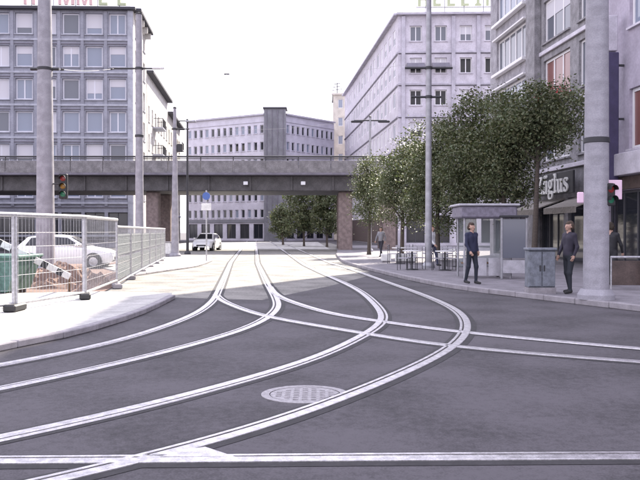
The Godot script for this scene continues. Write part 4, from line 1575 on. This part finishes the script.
# ---------------------------------------------------------------- right pavement furniture
func kiosk():
	var d := 25.0
	var foot := on_ground(487, d, .12)
	var t := thing("kiosk_shelter", "small open shelter with flat grey roof and pale low panels under the trees", "shelter", foot)
	var y0 := hgt(218, d) - .12
	var y1 := hgt(206, d) - .12
	var mb := MB.new()
	mb.box(Vector3(0, (y0 + y1) * .5, -.5), Vector3(1.75, y1 - y0, 1.6), Basis.IDENTITY, .04)
	part("roof", mb, M.canopy, t)
	mb = MB.new()
	mb.box(Vector3(0, y1 + .03, -.5), Vector3(1.9, .07, 1.75), Basis.IDENTITY, .02)
	part("roof_rim", mb, M.panel, t)
	for q in [[-.72, .1], [.72, .1], [-.72, -1.1], [.72, -1.1]]:
		mb = MB.new()
		mb.bar(Vector3(q[0], 0, q[1]), Vector3(q[0], y0 + .02, q[1]), .035, 10)
		part("post", mb, M.pole_steel, t)
	for q in [-.36, .36]:
		mb = MB.new()
		mb.box(Vector3(q, .36, .1), Vector3(.66, .56, .03), Basis.IDENTITY, .008)
		part("low_panel", mb, M.panel, t)
	mb = MB.new()
	mb.box(Vector3(0, 1.15, -1.1), Vector3(1.36, 1.7, .02))
	part("rear_pane", mb, M.clear, t)
	mb = MB.new()
	mb.box(Vector3(0, .45, -.8), Vector3(1.3, .05, .35), Basis.IDENTITY, .01)
	var bn := part("bench", mb, M.wood, t)
	for q in [-.5, .5]:
		mb = MB.new()
		mb.box(Vector3(q, .22, -.8), Vector3(.06, .42, .25))
		part("bench_leg", mb, M.rail_dark, bn)
	# second: glazed stand
	var f2 := on_ground(514, 24.6, .12)
	var g := thing("glazed_stand", "glazed notice stand with a dark upper pane and pale base panel", "notice stand", f2)
	for q in [-.38, .38]:
		mb = MB.new()
		mb.box(Vector3(q, .95, 0), Vector3(.06, 1.9, .08), Basis.IDENTITY, .01)
		part("post", mb, M.pole_steel, g)
	mb = MB.new()
	mb.box(Vector3(0, 1.25, 0), Vector3(.7, 1.2, .05), Basis.IDENTITY, .006)
	part("dark_pane", mb, M.glass_grey, g)
	mb = MB.new()
	mb.box(Vector3(0, .38, 0), Vector3(.7, .4, .04), Basis.IDENTITY, .006)
	part("base_panel", mb, M.panel, g)
	mb = MB.new()
	mb.box(Vector3(0, 1.93, 0), Vector3(.86, .07, .2), Basis.IDENTITY, .015)
	part("top_rail", mb, M.rail_dark, g)
	# utility cabinet
	var f3 := gp(540, 293, .12)
	var c := thing("utility_cabinet", "grey-blue utility cabinet on the pavement left of the thick pole", "cabinet", f3)
	mb = MB.new()
	mb.box(Vector3(0, .07, 0), Vector3(.66, .14, .4))
	part("plinth", mb, M.kerb, c)
	for q in [-.16, .16]:
		mb = MB.new()
		mb.box(Vector3(q, .58, .17), Vector3(.3, .82, .03), Basis.IDENTITY, .008)
		var dr := part("door", mb, M.cabinet, c)
		mb = MB.new()
		mb.box(Vector3(q * .3, .6, .195), Vector3(.03, .14, .025))
		part("handle", mb, M.rail_dark, dr)
	mb = MB.new()
	mb.box(Vector3(0, .58, -.02), Vector3(.64, .88, .34), Basis.IDENTITY, .015)
	part("housing", mb, M.cabinet, c)
	mb = MB.new()
	mb.box(Vector3(0, 1.05, 0), Vector3(.7, .06, .44), Basis.IDENTITY, .015)
	part("lid", mb, M.cabinet, c)
	# terrace barrier near the brown shop
	for k in 3:
		var q := on_ground(628 + k * 36, 20.2 - k * .3, .12)
		var tb := thing("terrace_barrier", ["dark terrace barrier with pale top rail next to the thick pole", "dark terrace barrier with pale top rail before the brown shop", "dark terrace barrier with pale top rail at the end of its row"][k], "barrier", q, 0, "terrace barriers")
		mb = MB.new()
		mb.box(Vector3(0, .42, 0), Vector3(.82, .62, .03), Basis.IDENTITY, .006)
		part("screen", mb, M.shop, tb)
		mb = MB.new()
		mb.bar(Vector3(-.44, .82, 0), Vector3(.44, .82, 0), .03, 8)
		part("top_rail", mb, M.galv, tb)
		for s in [-.42, .42]:
			mb = MB.new()
			mb.bar(Vector3(s, 0, 0), Vector3(s, .82, 0), .022, 8)
			part("post", mb, M.galv, tb)
	for k in 3:  # white blocks added in place of sunlit spots on the pavement
		var q: Array = [[405.5, 262.8, .95], [441.5, 261.6, .6], [386, 262.4, .45]][k]
		var bq := gp(q[0], q[1], .12)
		var bw := thing("sun_patch_block", ["long added white block standing for a sun patch under the dark trees", "short added white block standing for a sun patch behind the slim grey pole", "added white cube standing for a sun patch near the yellow-green tree"][k], "bench", bq, 0, "added white sun patch blocks")
		mb = MB.new()
		mb.box(Vector3(0, .24, 0), Vector3(q[2], .34, .45), Basis.IDENTITY, .02)
		part("white_block", mb, M.white, bw)
		mb = MB.new()
		mb.box(Vector3(0, .04, 0), Vector3(q[2] - .1, .08, .35))
		part("plinth", mb, M.kerb, bw)
	# cafe tables and chairs under the trees
	var tl := thing("cafe_table", "round white cafe table in front of the slim grey pole", "cafe table", on_ground(412, 30.5, .12), 0, "cafe tables under the trees")
	mb = MB.new()
	mb.lathe(Vector3(0, .72, 0), Vector3.UP, [[.0, -.02], [.36, -.02], [.37, 0], [.36, .02], [0, .02]], 24)
	part("table_top", mb, M.white, tl)
	mb = MB.new()
	mb.bar(Vector3(0, .02, 0), Vector3(0, .7, 0), .03, 10)
	part("stem", mb, M.rail_dark, tl)
	mb = MB.new()
	mb.lathe(Vector3(0, 0, 0), Vector3.UP, [[.24, 0], [.24, .02], [.03, .05]], 20)
	part("base", mb, M.rail_dark, tl)
	tl.set_meta("kind_name", "cafe_table")
	copy(tl, on_ground(445, 30, .12), .3, "round white cafe table between the slim pole and the kiosk shelter")
	copy(tl, on_ground(400, 36, .12), .3, "round white cafe table nearest the yellow-green tree")
	copy(tl, on_ground(458, 33, .12), .3, "round white cafe table behind the kiosk shelter")
	var ch := thing("cafe_chair", "cafe chair with pale slatted back under the trees", "cafe chair", on_ground(404, 30.4, .12), 1.2, "cafe chairs under the trees")
	mb = MB.new()
	mb.box(Vector3(0, .45, 0), Vector3(.42, .03, .42), Basis.IDENTITY, .01)
	part("seat", mb, M.panel, ch)
	for y in [.62, .72, .82]:
		mb = MB.new()
		mb.box(Vector3(0, y, -.21), Vector3(.42, .06, .02), Basis.IDENTITY, .006)
		part("back_slat", mb, M.panel, ch)
	for sx in [-.2, .2]:
		for sz in [-.2, .2]:
			mb = MB.new()
			mb.bar(Vector3(sx, 0, sz), Vector3(sx, .87 if sz < 0 else .45, sz), .013, 6)
			part("leg", mb, M.rail_dark, ch)
	ch.set_meta("kind_name", "cafe_chair")
	for q in [[419, 30.9, -1.4], [438, 30.2, 1.3], [452, 30.1, -1.5], [412, 31.3, 3.0], [446, 30.8, 3.3], [393, 36.3, 1.3], [407, 36.2, -1.3], [452, 33.3, 1.5], [465, 33.2, -1.2]]:
		copy(ch, on_ground(q[0], q[1], .12), q[2])

# ---------------------------------------------------------------- scene
func _ready():
	rng.seed = 20240
	var cam := Camera3D.new()
	cam.name = "camera"
	cam.fov = rad_to_deg(2.0 * atan(240.0 / F))
	cam.near = .05
	cam.far = 1500
	add_child(cam)
	cam.position = Vector3(0, EYE, 0)
	cam.rotation.x = -atan((240.0 - HOR) / F)
	cam_basis = cam.basis
	cam.current = true

	var env := Environment.new()
	env.background_mode = Environment.BG_SKY
	var sky := Sky.new()
	var sm := ProceduralSkyMaterial.new()
	sm.sky_top_color = Color(.86, .855, .935)
	sm.sky_horizon_color = Color(.965, .94, .975)
	sm.sky_curve = .2
	sm.ground_horizon_color = Color(.6, .58, .6)
	sm.ground_bottom_color = Color(.3, .3, .3)
	sm.sun_angle_max = 1.0
	sky.sky_material = sm
	env.sky = sky
	env.tonemap_mode = Environment.TONE_MAPPER_LINEAR
	env.tonemap_exposure = 2.7
	env.sdfgi_enabled = true
	env.ssao_enabled = true
	env.ssil_enabled = true
	var we := WorldEnvironment.new()
	we.name = "world_environment"
	we.environment = env
	add_child(we)

	var sun := DirectionalLight3D.new()
	sun.name = "sun"
	sun.light_energy = 1.6
	sun.light_color = Color(1.0, .96, .9)
	sun.light_angular_distance = .5
	sun.shadow_enabled = true
	add_child(sun)
	sun.look_at_from_position(Vector3(51, 100, -106), Vector3.ZERO, Vector3.UP)

	make_materials()
	ground_and_track()
	office_left()
	row_house(0, 87.6, 108, 18.9, M.wall_row, "pale town house with dark balconies next to the grey-blue office block")
	row_house(1, 108.4, 126, 17.5, M.wall_beige, "cream town house with dark balconies farther down the street")
	centre_building()
	beige_building()
	white_block_right()
	near_right()
	bridge()
	poles()
	trees()
	site()
	car("white car parked behind the construction fence beside the thick pole", on_ground(67, 34.5, .012), 0.05, M.paint_white)
	car("white car with dark windscreen coming along the street below the bridge", on_ground(207, 66), -PI * .5 - .08, M.paint_white)
	rng.seed = 77
	person("person in dark blue jacket and trousers standing beside the kiosk shelter", gp(471.5, 284, .12), .6, Color(.022, .027, .055), Color(.018, .02, .035), Color(.05, .03, .02), .25, .2)
	person("person in purple-blue top standing on the road side of the thick pole", gp(569, 293.5, .12), -1.2, Color(.03, .026, .04), Color(.02, .025, .035), Color(.06, .04, .03), .18, .12)
	person("person in black clothes walking between the thick pole and terrace barrier", on_ground(611, 21.6, .12), 2.4, Color(.022, .022, .026), Color(.025, .025, .03), Color(.03, .02, .015), .55, .1)
	person("person in white shirt walking near the cafe tables", on_ground(432, 34, .12), .9, Color(.62, .62, .64), Color(.04, .045, .08), Color(.1, .06, .03), .6, .2)
	person("person in grey jacket walking at the sunlit bridge end", on_ground(381, 46, .12), -.6, Color(.2, .2, .22), Color(.03, .03, .04), Color(.04, .03, .02), .6, .1)
	kiosk()
